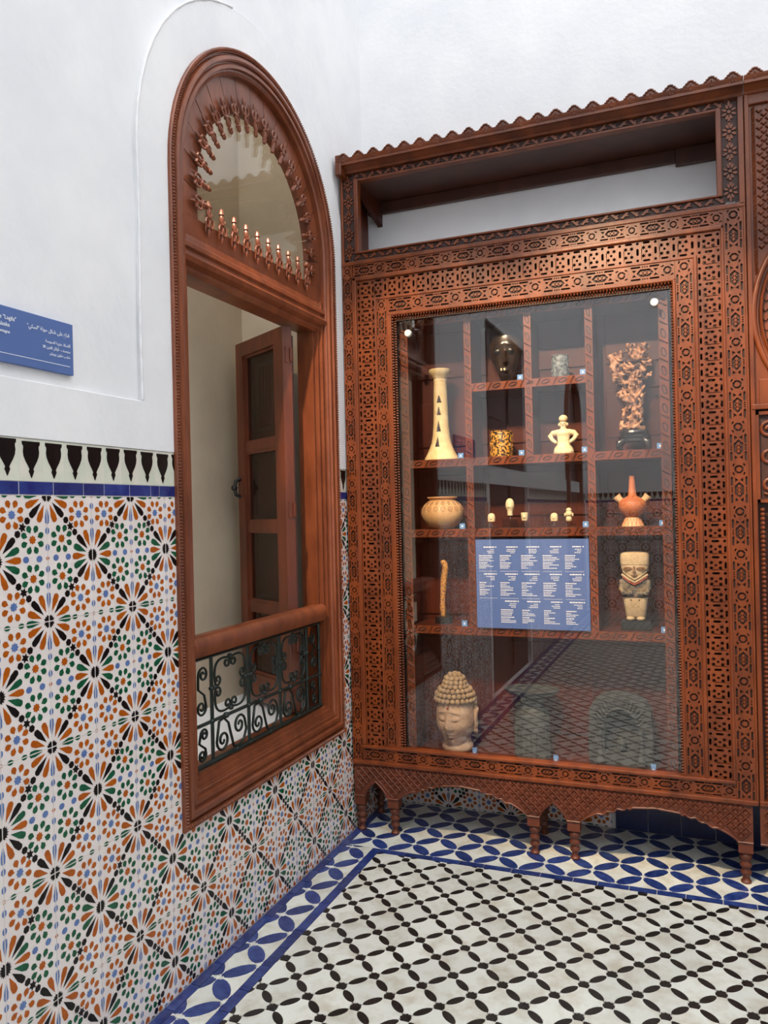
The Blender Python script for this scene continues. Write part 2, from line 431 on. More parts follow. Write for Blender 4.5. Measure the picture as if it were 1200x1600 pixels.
for k in range(k0, k1 + 1):
    y = TY0 + k * TW; odd = k % 2
    if blocked(y + TW / 2): continue
    wn = None
    for c in (YC, WIN2):
        if y + TW > c - RO + 0.035 and y < c + RO - 0.035: wn = (c - RO + 0.035, c + RO - 0.035)
    for r in range(5):
        z = TZ0 - (r + 1) * TH
        v0 = max(0.0, 0.001 - z); u0 = 0.0; u1 = min(TW, YBACK - 0.01 - y)
        pieces = []
        if wn and z + TH > ZW0:
            if z + v0 < ZW0 - 0.01: pieces.append((u0, u1, v0, min(TH, ZW0 - z)))
            lo = max(v0, ZW0 - z)
            if y < wn[0] - 0.004: pieces.append((u0, min(u1, wn[0] - y), lo, TH))
            if y + u1 > wn[1] + 0.004: pieces.append((max(u0, wn[1] - y), u1, lo, TH))
        else: pieces.append((u0, u1, v0, TH))
        for p in pieces:
            if p[1] - p[0] < 0.012 or p[3] - p[2] < 0.012: continue
            full = p[0] < 1e-6 and abs(p[1] - TW) < 1e-6 and p[2] < 1e-6 and abs(p[3] - TH) < 1e-6
            me = TILE[odd] if full else cutmesh(odd, *p)
            put(me, 'glazed_tile', (0.0, y, z), wall_left)
# blue strip and frieze
ends = [1.376, 1.481, 1.582, 1.657, 1.757, 1.847, 1.886, 1.985]
lens = []
y = ends[0]
cuts = list(ends)
while cuts[0] > YREAR + 0.15: cuts.insert(0, cuts[0] - random.uniform(0.08, 0.15))
cuts += [3.035, 3.12, 3.21, 3.33, 3.46]
for a, c in zip(cuts[:-1], cuts[1:]):
    if blocked((a + c) / 2) or (1.984 < (a + c) / 2 < 3.03) or (WIN2 - RO + 0.03 < (a + c) / 2 < WIN2 + RO - 0.03): continue
    MB().box((a + 0.0017, 1.4705, -0.008), (c - 0.0017, 1.5005, 0.0008), 0, LWALL).build('blue_strip_tile', 'strip_blue', wall_left)
def merlon_half(s=1.0):
    return [(0.0262, 0), (0.0262, -0.0065), (0.0222, -0.012), (0.0226, -0.017), (0.0238, -0.024), (0.0222, -0.035), (0.0165, -0.047), (0.0092, -0.058), (0.0052, -0.065), (0.0078, -0.0705), (0.0046, -0.0765), (0.0022, -0.082)]
mer = [(x, z) for x, z in merlon_half()] + [(0, -0.086)] + [(-x, z) for x, z in reversed(merlon_half())]
mer = mer[::-1]
b = MB(); b.plate(mer, [], 0.0, 0.0016, LWALL); MERL = b.mesh('merlon', ['glaze_black'])
b = MB(); b.box((-0.0348, 0, -0.008), (0.0348, 0.0985, 0.0), 0, LWALL); FRZ = b.mesh('frieze_tile', ['frieze_pale'])
kk0 = int((YREAR - 1.344) / 0.0698) + 1
for k in range(kk0, 31):
    y = 1.344 + 0.0698 * k
    if blocked(y) or (1.985 < y < 3.03) or (WIN2 - RO - 0.02 < y < WIN2 + RO + 0.02): continue
    put(FRZ, 'frieze_tile', (0, y, 1.502), wall_left)
    put(MERL, 'merlon', (0, y, 1.5965 + random.uniform(-0.002, 0.002)), wall_left)

# ---- back wall: upper part, shallow recess below
b = MB()
b.add([(-0.02, YUP, 1.75), (XR, YUP, 1.75), (XR, YUP, ZTOP), (-0.02, YUP, ZTOP)], [(0, 1, 2, 3)])
b.add([(-0.06, YBACK + 0.01, -0.06), (XR, YBACK + 0.01, -0.06), (XR, YBACK + 0.01, 1.75), (-0.02, YBACK + 0.01, 1.75)], [(0, 1, 2, 3)])
b.add([(-0.02, YUP, 1.75), (-0.02, YBACK + 0.01, 1.75), (XR, YBACK + 0.01, 1.75), (XR, YUP, 1.75)], [(0, 1, 2, 3)])
wall_back = tag(b.build('wall_back', 'plaster'), kind='structure')
def rot_tile(me_src, name):
    me = me_src.copy()
    for v in me.vertices: x, y, z = v.co; v.co = (y, -x, z)
    return me
BT = [rot_tile(TILE[0], 'glazed_tile'), rot_tile(TILE[1], 'glazed_tile')]
for k in range(7):
    put(BT[k % 2], 'glazed_tile', (0.02 + k * TW, YBACK, 0.0015), wall_back)
for k in range(8):
    x = 1.085 + k * 0.135
    MB().box((x + 0.001, YBACK - 0.004, 0.001), (x + 0.133, YBACK + 0.009, 0.30)).build('blue_tile', 'skirt_blue', wall_back)

# ---- rear wall and right wall of the court, seen only as reflections
b = MB()
dx0, dx1 = 2.2, 3.4
b.plate([(-XR, -0.06), (0.06, -0.06), (0.06, ZTOP), (-XR, ZTOP)], [[(-dx1, 0.001), (-dx0, 0.001), (-dx0, 2.7), (-dx1, 2.7)]], -0.06, 0.0, lambda u, v, w: (-u, YREAR + w, v))
wall_rear = tag(b.build('wall_rear', 'plaster'), kind='structure')
def rear_tile(me_src):
    me = me_src.copy()
    for v in me.vertices: x, y, z = v.co; v.co = (-y, x, z)
    return me
RT = [rear_tile(TILE[0]), rear_tile(TILE[1])]
RTC = {}
for k in range(30):
    x = 0.02 + (k + 1) * TW
    if dx0 - 0.02 < x < dx1 + TW: continue
    for r in range(5):
        z = TZ0 - (r + 1) * TH
        if z < 0:
            if k % 2 not in RTC: RTC[k % 2] = rear_tile(cutmesh(k % 2, 0.0, TW, 0.001 - z, TH))
            me = RTC[k % 2]
        else: me = RT[k % 2]
        put(me, 'glazed_tile', (x, YREAR + 0.009, z), wall_rear)
for k in range(44):
    x = 0.05 + k * 0.1
    if dx0 - 0.06 < x < dx1 + 0.06: continue
    MB().box((x - 0.049, YREAR + 0.001, 1.4705), (x + 0.049, YREAR + 0.010, 1.5005)).build('blue_strip_tile', 'strip_blue', wall_rear)
MERL_R = MERL.copy()
for v in MERL_R.vertices: x, y, z = v.co; v.co = (-y, x, z)
FRZ_R = FRZ.copy()
for v in FRZ_R.vertices: x, y, z = v.co; v.co = (-y, x, z)
for k in range(62):
    x = 0.06 + k * 0.0698
    if dx0 - 0.05 < x < dx1 + 0.05: continue
    put(FRZ_R, 'frieze_tile', (x, YREAR + 0.009, 1.502), wall_rear); put(MERL_R, 'merlon', (x, YREAR + 0.009, 1.5965), wall_rear)
b = MB(); b.box((XR, YREAR, -0.06), (XR + 0.06, YBACK, ZTOP)); tag(b.build('wall_right', 'plaster'), kind='structure')
# panelled doors in the openings
def panel_door(name, u0, u1, z1, M, leaf=2):
    b = MB(); b.box((u0, 0.002, -0.05), (u1, z1, -0.035), 0, M)
    d = tag(b.build(name, 'dark_wood'), kind='structure')
    for i in range(leaf):
        a = u0 + (u1 - u0) * i / leaf; c = u0 + (u1 - u0) * (i + 1) / leaf
        for j in range(4):
            z0_ = 0.1 + (z1 - 0.15) * j / 4; z1_ = 0.04 + (z1 - 0.15) * (j + 1) / 4
            q = MB(); q.box((a + 0.08, z0_, -0.035), (c - 0.08, z1_, -0.022), 0, M); q.build('door_panel', 'dark_wood', d)
    return d
panel_door('door_1', DOOR_Y[0], DOOR_Y[1], 2.85, LWALL)
panel_door('door_2', -dx1, -dx0, 2.7, lambda u, v, w: (-u, YREAR + w, v))
b = MB(); b.plate(arch_poly(WIN2, RO, ZC, 0.48), [], -0.06, -0.03, LWALL)
w2 = tag(b.build('window_2', 'dark_wood'), kind='structure')
b = MB(); b.plate(arch_poly(WIN2, RO, ZC, 0.48), [arch_poly(WIN2, RO - 0.09, ZC, 0.6)], -0.03, 0.04, LWALL); b.build('window_frame', 'window_wood', w2)

# ---- the little bay behind the window: splayed reveal, sill, beige wall
b = MB()
XA = -0.50
b.box((XA - 0.05, 0.9, 0.0), (XA, 3.2, 3.7))
tag(b.build('wall_window_bay', 'beige_plaster'), kind='structure')
b = MB(); vs = []
b.plate([(XA, 3.16), (-0.072, 3.00), (-0.072, 3.20), (XA, 3.20)], [], 0.0, 3.7, XYZ, back=True)
tag(b.build('wall_window_splay', 'beige_plaster'), kind='structure')
b = MB(); b.box((XA, 1.9, 0.50), (-0.072, 3.16, 0.595)); tag(b.build('trim_1', 'sill_paint'), kind='structure')

# ================================================================== FLOOR
b = MB(); b.add([(-0.02, YREAR - 0.1, -0.0042), (XR + 0.1, YREAR - 0.1, -0.0042), (XR + 0.1, YBACK + 0.1, -0.0042), (-0.02, YBACK + 0.1, -0.0042)], [(0, 1, 2, 3)])
floor = tag(b.build('floor', 'grout'), kind='structure')
def lens_poly(L, hw, n=7):
    top = [(L / 2 * math.cos(PI * i / n), hw * math.sin(PI * i / n) ** 1.15) for i in range(n + 1)]
    return top[:-1] + [(-x, -y) for x, y in top[:-1]]
def ori(poly, c, ang):
    ca, sa = math.cos(ang), math.sin(ang); return [(c[0] + x * ca - y * sa, c[1] + x * sa + y * ca) for x, y in poly]
def cell_poly(P, r_star, L_frac, hw, gap, n=7):
    """4 lattice corners ccw -> tile outline with lens bites along edges"""
    out = []
    c = (sum(p[0] for p in P) / 4, sum(p[1] for p in P) / 4)
    for i in range(4):
        a, b_ = P[i], P[(i + 1) % 4]
        ex, ey = b_[0] - a[0], b_[1] - a[1]; Lg = math.hypot(ex, ey); ex /= Lg; ey /= Lg
        nx, ny = -ey, ex
        Ln = Lg * L_frac
        for j in range(n + 1):
            t = -math.cos(PI * j / n); s_ = Lg / 2 + t * Ln / 2
            d = hw * math.sin(PI * j / n) ** 1.15 + gap
            s2 = min(max(s_, r_star), Lg - r_star)
            out.append((a[0] + ex * s2 + nx * d, a[1] + ey * s2 + ny * d))
    return out
stuff = {'floor_white': MB(), 'floor_black': MB(), 'floor_blue': MB()}
def prism_mesh(poly, name, m_, top=0.0, bot=-0.0042):
    if area(poly) < 0: poly = poly[::-1]
    b = MB(); b.plate(poly, [], bot, top, XYZ); return b.mesh(name, [m_])
def prism_into(mb, poly, top=0.0):
    if area(poly) < 0: poly = poly[::-1]
    mb.plate(poly, [], -0.0042, top, XYZ)
cands = {}
def cand(kind, c, poly, mat_, me=None, top=0.0):
    cands.setdefault(kind, []).append((c, poly, mat_, me, top))
# --- field: pale tiles, black lenses, black stars
FX0, FX1, FY0, FY1 = 0.189, XR, YREAR + 0.02, 3.010
EA, EB, EO = (0.0725, 0.0798), (0.0794, -0.0768), (1.023, 2.605)
La = math.hypot(*EA); Lb = math.hypot(*EB); aa = math.atan2(EA[1], EA[0]); ab = math.atan2(EB[1], EB[0])
HW, LF, RSTAR = 0.0128, 0.585, 0.0178
P0 = [(0, 0), EB, (EA[0] + EB[0], EA[1] + EB[1]), EA]
cellP = cell_poly(P0, RSTAR, LF, HW, 0.0009); cellC = ((EA[0] + EB[0]) / 2, (EA[1] + EB[1]) / 2)
cell_local = [(x - cellC[0], y - cellC[1]) for x, y in cellP]
ME_cell = prism_mesh(cell_local, 'pale_tile', 'floor_white')
ME_la = prism_mesh(ori(lens_poly(La * LF, HW), (0, 0), aa), 'black_lens', 'floor_black')
ME_lb = prism_mesh(ori(lens_poly(Lb * LF, HW), (0, 0), ab), 'black_lens', 'floor_black')
ME_st = prism_mesh(star(0, 0, 0.0178, 0.0138, 8, aa), 'black_star', 'floor_black', 0.0002)
def inside(p, poly_r=0.0): return FX0 + poly_r <= p[0] <= FX1 - poly_r and FY0 + poly_r <= p[1] <= FY1 - poly_r
def put_clipped(kind, c, local, mat_, me, top=0.0):
    poly = [(c[0] + x, c[1] + y) for x, y in local]
    xs = [p[0] for p in poly]; ys = [p[1] for p in poly]
    if max(xs) < FX0 or min(xs) > FX1 or max(ys) < FY0 or min(ys) > FY1: return
    if min(xs) >= FX0 and max(xs) <= FX1 and min(ys) >= FY0 and max(ys) <= FY1: cand(kind, c, poly, mat_, me, top)
    else:
        q = cliprect(poly, FX0, FX1, FY0, FY1)
        if len(q) >= 3 and abs(area(q)) > 2e-5: cand(kind, c, q, mat_, None, top)
la_local = ori(lens_poly(La * LF, HW), (0, 0), aa); lb_local = ori(lens_poly(Lb * LF, HW), (0, 0), ab); st_local = star(0, 0, 0.0178, 0.0138, 8, aa)
for i in range(-95, 60):
    for j in range(-60, 95):
        p = (EO[0] + i * EA[0] + j * EB[0], EO[1] + i * EA[1] + j * EB[1])
        if p[0] < FX0 - 0.2 or p[0] > FX1 + 0.2 or p[1] < FY0 - 0.2 or p[1] > FY1 + 0.2: continue
        put_clipped('pale_tile', (p[0] + cellC[0], p[1] + cellC[1]), cell_local, 'floor_white', ME_cell)
        put_clipped('black_lens', (p[0] + EA[0] / 2, p[1] + EA[1] / 2), la_local, 'floor_black', ME_la)
        put_clipped('black_lens', (p[0] + EB[0] / 2, p[1] + EB[1] / 2), lb_local, 'floor_black', ME_lb)
        put_clipped('black_star', p, st_local, 'floor_black', ME_st, 0.0002)
# --- blue-petal borders
def border(e, o, rect, n0, n1, m0, m1, HWB, LFB):
    global FX0, FX1, FY0, FY1
    keep = (FX0, FX1, FY0, FY1); FX0, FX1, FY0, FY1 = rect
    e1, e2 = (e[0], e[1]), (e[0], -e[1])
    Lg = math.hypot(*e); a1 = math.atan2(e[1], e[0])
    P = [(0, 0), e2, (2 * e[0], 0), e1]; cc = (e[0], 0)
    cl = [(x - cc[0], y - cc[1]) for x, y in cell_poly(P, 0.014, LFB, HWB, 0.0010)]
    l1 = ori(lens_poly(Lg * LFB, HWB), (0, 0), a1); l2 = ori(lens_poly(Lg * LFB, HWB), (0, 0), -a1)
    stp = star(0, 0, 0.0128, 0.0085, 8, 0)
    M1, M2, MC, MS = prism_mesh(l1, 'blue_petal', 'floor_blue'), prism_mesh(l2, 'blue_petal', 'floor_blue'), prism_mesh(cl, 'white_tile', 'floor_white'), prism_mesh(stp, 'white_star', 'floor_white', 0.0002)
    for i in range(n0, n1):
        for j in range(m0, m1):
            p = (o[0] + i * e1[0] + j * e2[0], o[1] + i * e1[1] + j * e2[1])
            if not (rect[0] - 0.25 < p[0] < rect[1] + 0.25 and rect[2] - 0.25 < p[1] < rect[3] + 0.25): continue
            put_clipped('white_tile', (p[0] + cc[0], p[1] + cc[1]), cl, 'floor_white', MC)
            put_clipped('blue_petal', (p[0] + e1[0] / 2, p[1] + e1[1] / 2), l1, 'floor_blue', M1)
            put_clipped('blue_petal', (p[0] + e2[0] / 2, p[1] + e2[1] / 2), l2, 'floor_blue', M2)
            put_clipped('white_star', p, stp, 'floor_white', MS, 0.0002)
    FX0, FX1, FY0, FY1 = keep
border((0.0923, 0.0915), (0.487, 3.137), (0.0375, 3.4, 3.0475, YBACK - 0.006), -30, 40, -30, 40, 0.0255, 0.90)
border((0.0850, 0.0990), (0.063, 2.036), (0.0375, 0.1515, YREAR + 0.02, 3.0455), -45, 45, -45, 45, 0.0265, 0.90)
# --- blue strips
def strip(x0, y0, x1, y1, along):
    a = (y0 if along == 'y' else x0); end = (y1 if along == 'y' else x1)
    while a < end - 0.01:
        L_ = min(random.uniform(0.085, 0.135), end - a)
        if end - a - L_ < 0.03: L_ = end - a
        r = (x0, x1, a + 0.0014, a + L_ - 0.0014) if along == 'y' else (a + 0.0014, a + L_ - 0.0014, y0, y1)
        poly = [(r[0], r[2]), (r[1], r[2]), (r[1], r[3]), (r[0], r[3])]
        cand('blue_strip_tile', ((r[0] + r[1]) / 2, (r[2] + r[3]) / 2), poly, 'floor_blue', None, 0.0004)
        a += L_
strip(0.0025, YREAR + 0.02, 0.0360, YBACK - 0.006, 'y')
strip(0.1530, YREAR + 0.02, 0.1875, 3.0460, 'y')
strip(0.1890, 3.0120, XR - 0.02, 3.0460, 'x')
for kind, L_ in cands.items():
    L_.sort(key=lambda t: ((not in_frame((t[0][0], t[0][1], 0), 10)), (t[0][0] - CAM.x) ** 2 + (t[0][1] - CAM.y) ** 2))
    for idx, (c, poly, mat_, me, top) in enumerate(L_):
        if idx < 300 and in_frame((c[0], c[1], 0), 40):
            if me is None:
                loc = [(p[0] - c[0], p[1] - c[1]) for p in poly]; me = prism_mesh(loc, kind, mat_, top)
            put(me, kind, (c[0], c[1], random.uniform(-0.0003, 0.0003)), floor)
        else:
            prism_into(stuff[mat_], poly, top)
for k_, mb in stuff.items():
    if mb.v:
        nm = {'floor_white': 'outlying_pale_tiles', 'floor_black': 'outlying_black_inlay', 'floor_blue': 'outlying_blue_inlay'}[k_]
        tag(mb.build(nm, k_, floor), kind='stuff')

# ================================================================== ARCHED WINDOW
win = tag(bpy.data.objects.new('window_1', None), 'arched red-brown wooden window set in the tiled wall', None, None, 'structure'); COL.objects.link(win)
win.location = (0, YC, 0.476); ORG[win.name] = (0, YC, 0.476)
ZB = 0.462
def stations(step=5):
    """closed outline: bottom-left, up, arch, down, bottom-right; each returns point for inward offset d"""
    st = []
    st.append(lambda d: (YC - RO + d, ZB + d * 1.25))
    st.append(lambda d: (YC - RO + d, ZC))
    for a in range(180 - step, 0, -step):
        ar = math.radians(a); st.append(lambda d, ar=ar: (YC + (RO - d) * math.cos(ar), ZC + (RO - d) * math.sin(ar)))
    st.append(lambda d: (YC + RO - d, ZC))
    st.append(lambda d: (YC + RO - d, ZB + d * 1.25))
    return st
def sweep_frame(prof, name, m_, parent, closed=True):
    b = MB(); rings = [[LWALL(*s(d), h) for d, h in prof] for s in stations()]
    b.sweep(rings, closed=closed); return b.build(name, m_, parent, smooth=35, fix=True)
arc_prof = [(0.0, -0.009), (0.0, 0.010), (0.003, 0.014), (0.016, 0.014), (0.017, 0.004), (0.021, 0.004), (0.026, 0.017), (0.038, 0.019), (0.043, 0.015), (0.044, 0.006), (0.048, 0.006), (0.053, 0.013), (0.064, 0.013), (0.066, 0.002), (0.072, 0.0), (0.076, 0.004), (0.082, -0.002), (0.082, -0.03)]
sweep_frame(arc_prof, 'architrave', 'window_wood', win)
# rope of beads on the architrave
b = MB()
def bead(y, z, ang):
    b.ball((0, 0, 0), (0.0068, 0.0036, 0.0060), 6, 4, 0, lambda p, q, r: LWALL(y + p * math.cos(ang) - q * math.sin(ang), z + p * math.sin(ang) + q * math.cos(ang), 0.0145 + r))
dB = 0.0085; pitch = 0.0098
z = ZB + 0.02
while z < ZC:
    bead(YC - RO + dB, z, 0); bead(YC + RO - dB, z, 0); z += pitch
nb = int(PI * (RO - dB) / pitch)
for i in range(nb + 1):
    a = PI * i / nb; bead(YC + (RO - dB) * math.cos(a), ZC + (RO - dB) * math.sin(a), a)
y = YC - RO + 0.02
while y < YC + RO - 0.02: bead(y, ZB + dB * 1.2, PI / 2); y += pitch
b.build('bead_moulding', 'window_wood', win)
# inner jamb steps (straight part) and sill member
YL, YR_ = 2.045, 2.948
inner_top = 2.172
b = MB()
for (d0, d1, w0, w1) in ((0.0, 0.024, -0.05, -0.008), (0.024, 0.044, -0.07, -0.018), (0.044, 0.066, -0.10, -0.032)):
    b.box((YC + RO - 0.082 - d1, 0.58, w0), (YC + RO - 0.082 - d0 + 0.002, 2.30, w1), 0, LWALL)
    b.box((YC + RO - 0.082 - d1 - 0.0005, 0.58, w0), (YC + RO - 0.082 - d1 + 0.004, 2.30, w1 + 0.004), 0, LWALL)
b.build('jamb', 'window_wood', win)
b = MB(); b.box((YC - RO + 0.07, 0.58, -0.10), (YL + 0.012, 2.30, -0.010), 0, LWALL); b.build('jamb', 'window_wood', win)
b = MB()
for (z0, z1, w0, w1) in ((0.535, 0.570, -0.06, 0.002), (0.570, 0.588, -0.07, -0.004), (0.588, 0.603, -0.10, -0.012)):
    b.box((YC - RO + 0.075, z0, w0), (YC + RO - 0.075, z1, w1), 0, LWALL)
b.build('sill_moulding', 'window_wood', win)
# transom
tp = [(2.172, -0.10), (2.172, -0.022), (2.184, -0.012), (2.196, -0.014), (2.206, 0.002), (2.222, 0.006), (2.232, -0.004), (2.246, -0.008), (2.252, 0.0), (2.268, -0.002), (2.276, -0.012), (2.297, -0.016), (2.297, -0.05)]
b = MB(); b.sweep([[LWALL(yy, z_, w_) for z_, w_ in tp] for yy in (YC - RO + 0.075, YC + RO - 0.075)]); b.build('transom', 'window_wood', win, smooth=30, fix=True)
# tympanum of radial planks round the lunette
RL, ZL, ZLB, RT_ = 0.388, 2.455, 2.365, RO - 0.078
def lun(a, r): return (YC + r * math.cos(a), ZL + r * math.sin(a))
npl = 15
for i in range(npl):
    a0, a1 = PI * i / npl + 0.0035, PI * (i + 1) / npl - 0.0035
    inner = [lun(a0 + (a1 - a0) * k / 4, RL) for k in range(5)]
    outer = [(YC + RT_ * math.cos(a0 + (a1 - a0) * k / 4), ZC + RT_ * math.sin(a0 + (a1 - a0) * k / 4)) for k in range(5)]
    poly = outer + inner[::-1]
    b = MB(); b.plate(poly, [], -0.045, -0.021 + random.uniform(-0.001, 0.001), LWALL, back=True); b.build('plank', 'window_wood', win)
for s in (-1, 1):
    poly = [(YC + s * RL, ZLB), (YC + s * RT_, ZLB), (YC + s * RT_, ZC - 0.002), (YC + s * RL, ZL - 0.002)]
    if area(poly) < 0: poly = poly[::-1]
    b = MB(); b.plate(poly, [], -0.045, -0.021, LWALL, back=True); b.build('plank', 'window_wood', win)
b = MB(); b.box((YC - RT_, 2.297, -0.045), (YC + RT_, ZLB - 0.001, -0.021), 0, LWALL); b.build('plank', 'window_wood', win)
gp = [(YC - RL - 0.01, ZLB - 0.01), (YC + RL + 0.01, ZLB - 0.01)] + [lun(PI * i / 30, RL + 0.01) for i in range(31)]
b = MB(); b.plate(gp, [], -0.052, -0.0465, LWALL, back=True); b.build('lunette_glass', WGLASS, win)
# turned finials round the lunette
def finial_mesh(flip=1):
    b = MB()
    T = lambda u, v, w: (w + 0.012, u, v)
    ax = lambda prof: b.lathe(prof, n=8, M=lambda x, y, z: T(x, z, y))
    ax([(0.0005, 0.060), (0.0050, 0.048), (0.0062, 0.040), (0.0035, 0.030), (0.0045, 0.026)])
    for s in (-1, 1):
        ring = []
        for k in range(11):
            a = 2 * PI * k / 10; ring.append(T(s * 0.0115 + 0.0085 * math.cos(a), 0.014 + 0.0145 * math.sin(a), 0.003))
        b.tube(ring, 0.0040, 5)
    ax([(0.004, 0.030), (0.0065, 0.012), (0.0050, 0.0)])
    ax([(0.0050, 0.002), (0.0105, -0.004), (0.0105, -0.009), (0.0062, -0.012), (0.0088, -0.026), (0.0060, -0.036), (0.0098, -0.040), (0.0082, -0.044), (0.0070, -0.056), (0.0025, -0.060)])
    for s in (-1, 1):
        b.tube([T(s * 0.006, -0.006, 0.004), T(s * 0.013, -0.016, 0.004), T(s * 0.011, -0.028, 0.003)], [0.004, 0.003, 0.0015], 5)
    b.tube([T(0.0165, 0.026, 0), T(0.0165, 0.046, 0)], [0.003, 0.0008], 5)
    b.tube([T(-0.017, 0.030, -0.001), T(0.017, 0.030, -0.001)], 0.0022, 5)
    return b.mesh('finial', ['window_wood'], smooth=40)
FIN = finial_mesh()
def put_fin(y, z, ang):
    o = put(FIN, 'finial', (-0.022, y, z), win); o.rotation_euler = (ang, 0, 0)
nf = 20
for i in range(nf):
    a = math.radians(-6 + 192 * i / (nf - 1))
    p = lun(a, 0.388); put_fin(p[0], p[1], a - PI / 2)
for i in range(10):
    put_fin(2.183 + 0.0768 * i, 2.378, PI)
# rail above the grille
rp_ = [(0.966, -0.055), (0.966, -0.006), (0.982, 0.002), (1.006, 0.006), (1.024, -0.002), (1.032, -0.018), (1.030, -0.055)]
b = MB(); b.sweep([[LWALL(yy, z_, w_) for z_, w_ in rp_] for yy in (YL - 0.01, YR_ + 0.01)]); b.build('guard_rail', 'window_wood', win, smooth=50, fix=True)

# ---- wrought-iron grille
gr = thing('iron_grille', (-0.01, 2.47, 0.615), 'dark green wrought-iron scroll grille under the window rail', 'grille')
GX = -0.026
G3 = lambda y, z: (GX, y, z)
bars = [2.162, 2.384, 2.606, 2.826, 2.936]
zb, zm, zt = 0.614, 0.744, 0.956
for y in bars: MB().tube([G3(y, 0.612), G3(y, 0.97)], 0.0062, 6).build('upright_bar', 'iron', gr)
for z in (zb, zm, zt): MB().tube([G3(YL, z), G3(YR_, z)], 0.0060 if z != zb else 0.0085, 6).build('cross_bar', 'iron', gr)
def spiral(c, r0, r1, a0, turns, n=16):
    return [(c[0] + (r0 + (r1 - r0) * k / n) * math.cos(a0 + turns * 2 * PI * k / n), c[1] + (r0 + (r1 - r0) * k / n) * math.sin(a0 + turns * 2 * PI * k / n)) for k in range(n + 1)]
def scroll(pts, name='scroll', r=0.0042):
    MB().tube([G3(*p) for p in pts], [r * (0.75 + 0.25 * min(1, min(i, len(pts) - 1 - i) / 6)) for i in range(len(pts))], 6).build(name, 'iron', gr, smooth=60)
def clamp(y, z, s=0.011):
    MB().ball(G3(y, z), (s * 0.85, s, s * 0.75), 8, 5).build('collar', 'iron', gr, smooth=60)
def corner_scroll(c, hw, hh, sx, sy):
    """C-scroll hugging one corner of a panel, its two ends curling in at the side middles"""
    cr = 0.019
    e1 = (c[0] + sx * 0.021, c[1] + sy * (hh - 0.030)); e2 = (c[0] + sx * (hw - 0.030), c[1] + sy * 0.021)
    s1 = spiral(e1, 0.004, cr, 0.4, 1.0, 14); s2 = spiral(e2, 0.004, cr, 0.4, 1.0, 14)
    def curl(e, start_dir, d):
        a_end = math.atan2(start_dir[1], start_dir[0]); n_ = 16
        return [(e[0] + (0.004 + (cr - 0.004) * k / n_) * math.cos(a_end - d * 2.2 * PI * (1 - k / n_)), e[1] + (0.004 + (cr - 0.004) * k / n_) * math.sin(a_end - d * 2.2 * PI * (1 - k / n_))) for k in range(n_ + 1)]
    d = 1 if sx * sy > 0 else -1
    p1 = curl(e1, (-sx * 0.7, sy * 0.7), -d)
    p2 = curl(e2, (sx * 0.7, -sy * 0.7), d)
    a = p1[-1]; z_ = p2[-1]
    corner = (c[0] + sx * (hw - 0.010), c[1] + sy * (hh - 0.010))
    mid = []
    for k in range(1, 12):
        t = k / 12; q = [(1 - t) ** 2 * a[i] + 2 * t * (1 - t) * (corner[i] + (corner[i] - c[i]) * 0.18) + t * t * z_[i] for i in range(2)]
        mid.append(tuple(q))
    scroll(p1 + mid + p2[::-1])
for y0, y1 in zip(bars[:-2], bars[1:-1]):
    c = ((y0 + y1) / 2, (zm + zt) / 2); hw = (y1 - y0) / 2 - 0.006; hh = (zt - zm) / 2 - 0.006
    for sx in (-1, 1):
        for sy in (-1, 1): corner_scroll(c, hw, hh, sx, sy)
    for sgn in (-1, 1):
        clamp(c[0], c[1] + sgn * (hh - 0.012)); clamp(c[0] + sgn * (hw - 0.012), c[1])
    # lower S-scrolls
    zc_ = (zb + zm) / 2
    A_ = (c[0] - 0.052, zc_ - 0.012); B_ = (c[0] + 0.050, zc_ + 0.014)
    sA = spiral(A_, 0.006, 0.036, 0.0, -1.5, 26); sB = spiral(B_, 0.006, 0.036, PI, -1.5, 26)
    br = []
    a_, z_ = sA[-1], sB[-1]
    sA2 = [(p[0], p[1]) for p in sA]
    scroll(sA2 + [(c[0] - 0.072, zm - 0.012), (c[0] - 0.045, zm - 0.006), (c[0] - 0.018, zm - 0.028), (c[0] - 0.006, zc_), (c[0] + 0.012, zb + 0.016), (c[0] + 0.04, zb + 0.010), (c[0] + 0.075, zb + 0.022), (c[0] + 0.092, zc_ - 0.01)] + sB[::-1][0:], r=0.0045)
    clamp(c[0] - 0.03, zm, 0.014); clamp(c[0] + 0.03, zb, 0.013)
for yc_, sx in ((2.108, 1), (2.882, -1)):
    for z0_, z1_ in ((zm, zt), (zb, zm)):
        zz = (z0_ + z1_) / 2; hh = (z1_ - z0_) / 2
        r_ = 0.026 if z0_ == zm else 0.02
        sA = spiral((yc_ + 0.008 * sx, zz + hh * 0.5), 0.005, r_, 0, 1.5 * sx, 20); sB = spiral((yc_ - 0.004 * sx, zz - hh * 0.48), 0.005, r_, PI, 1.5 * sx, 20)
        scroll(sA + [(yc_ - 0.02 * sx, zz + 0.01), (yc_ + 0.012 * sx, zz - 0.012)] + sB[::-1])
for y in bars:
    for z in (zb, zm, (zm + zt) / 2): clamp(y, z, 0.0115)

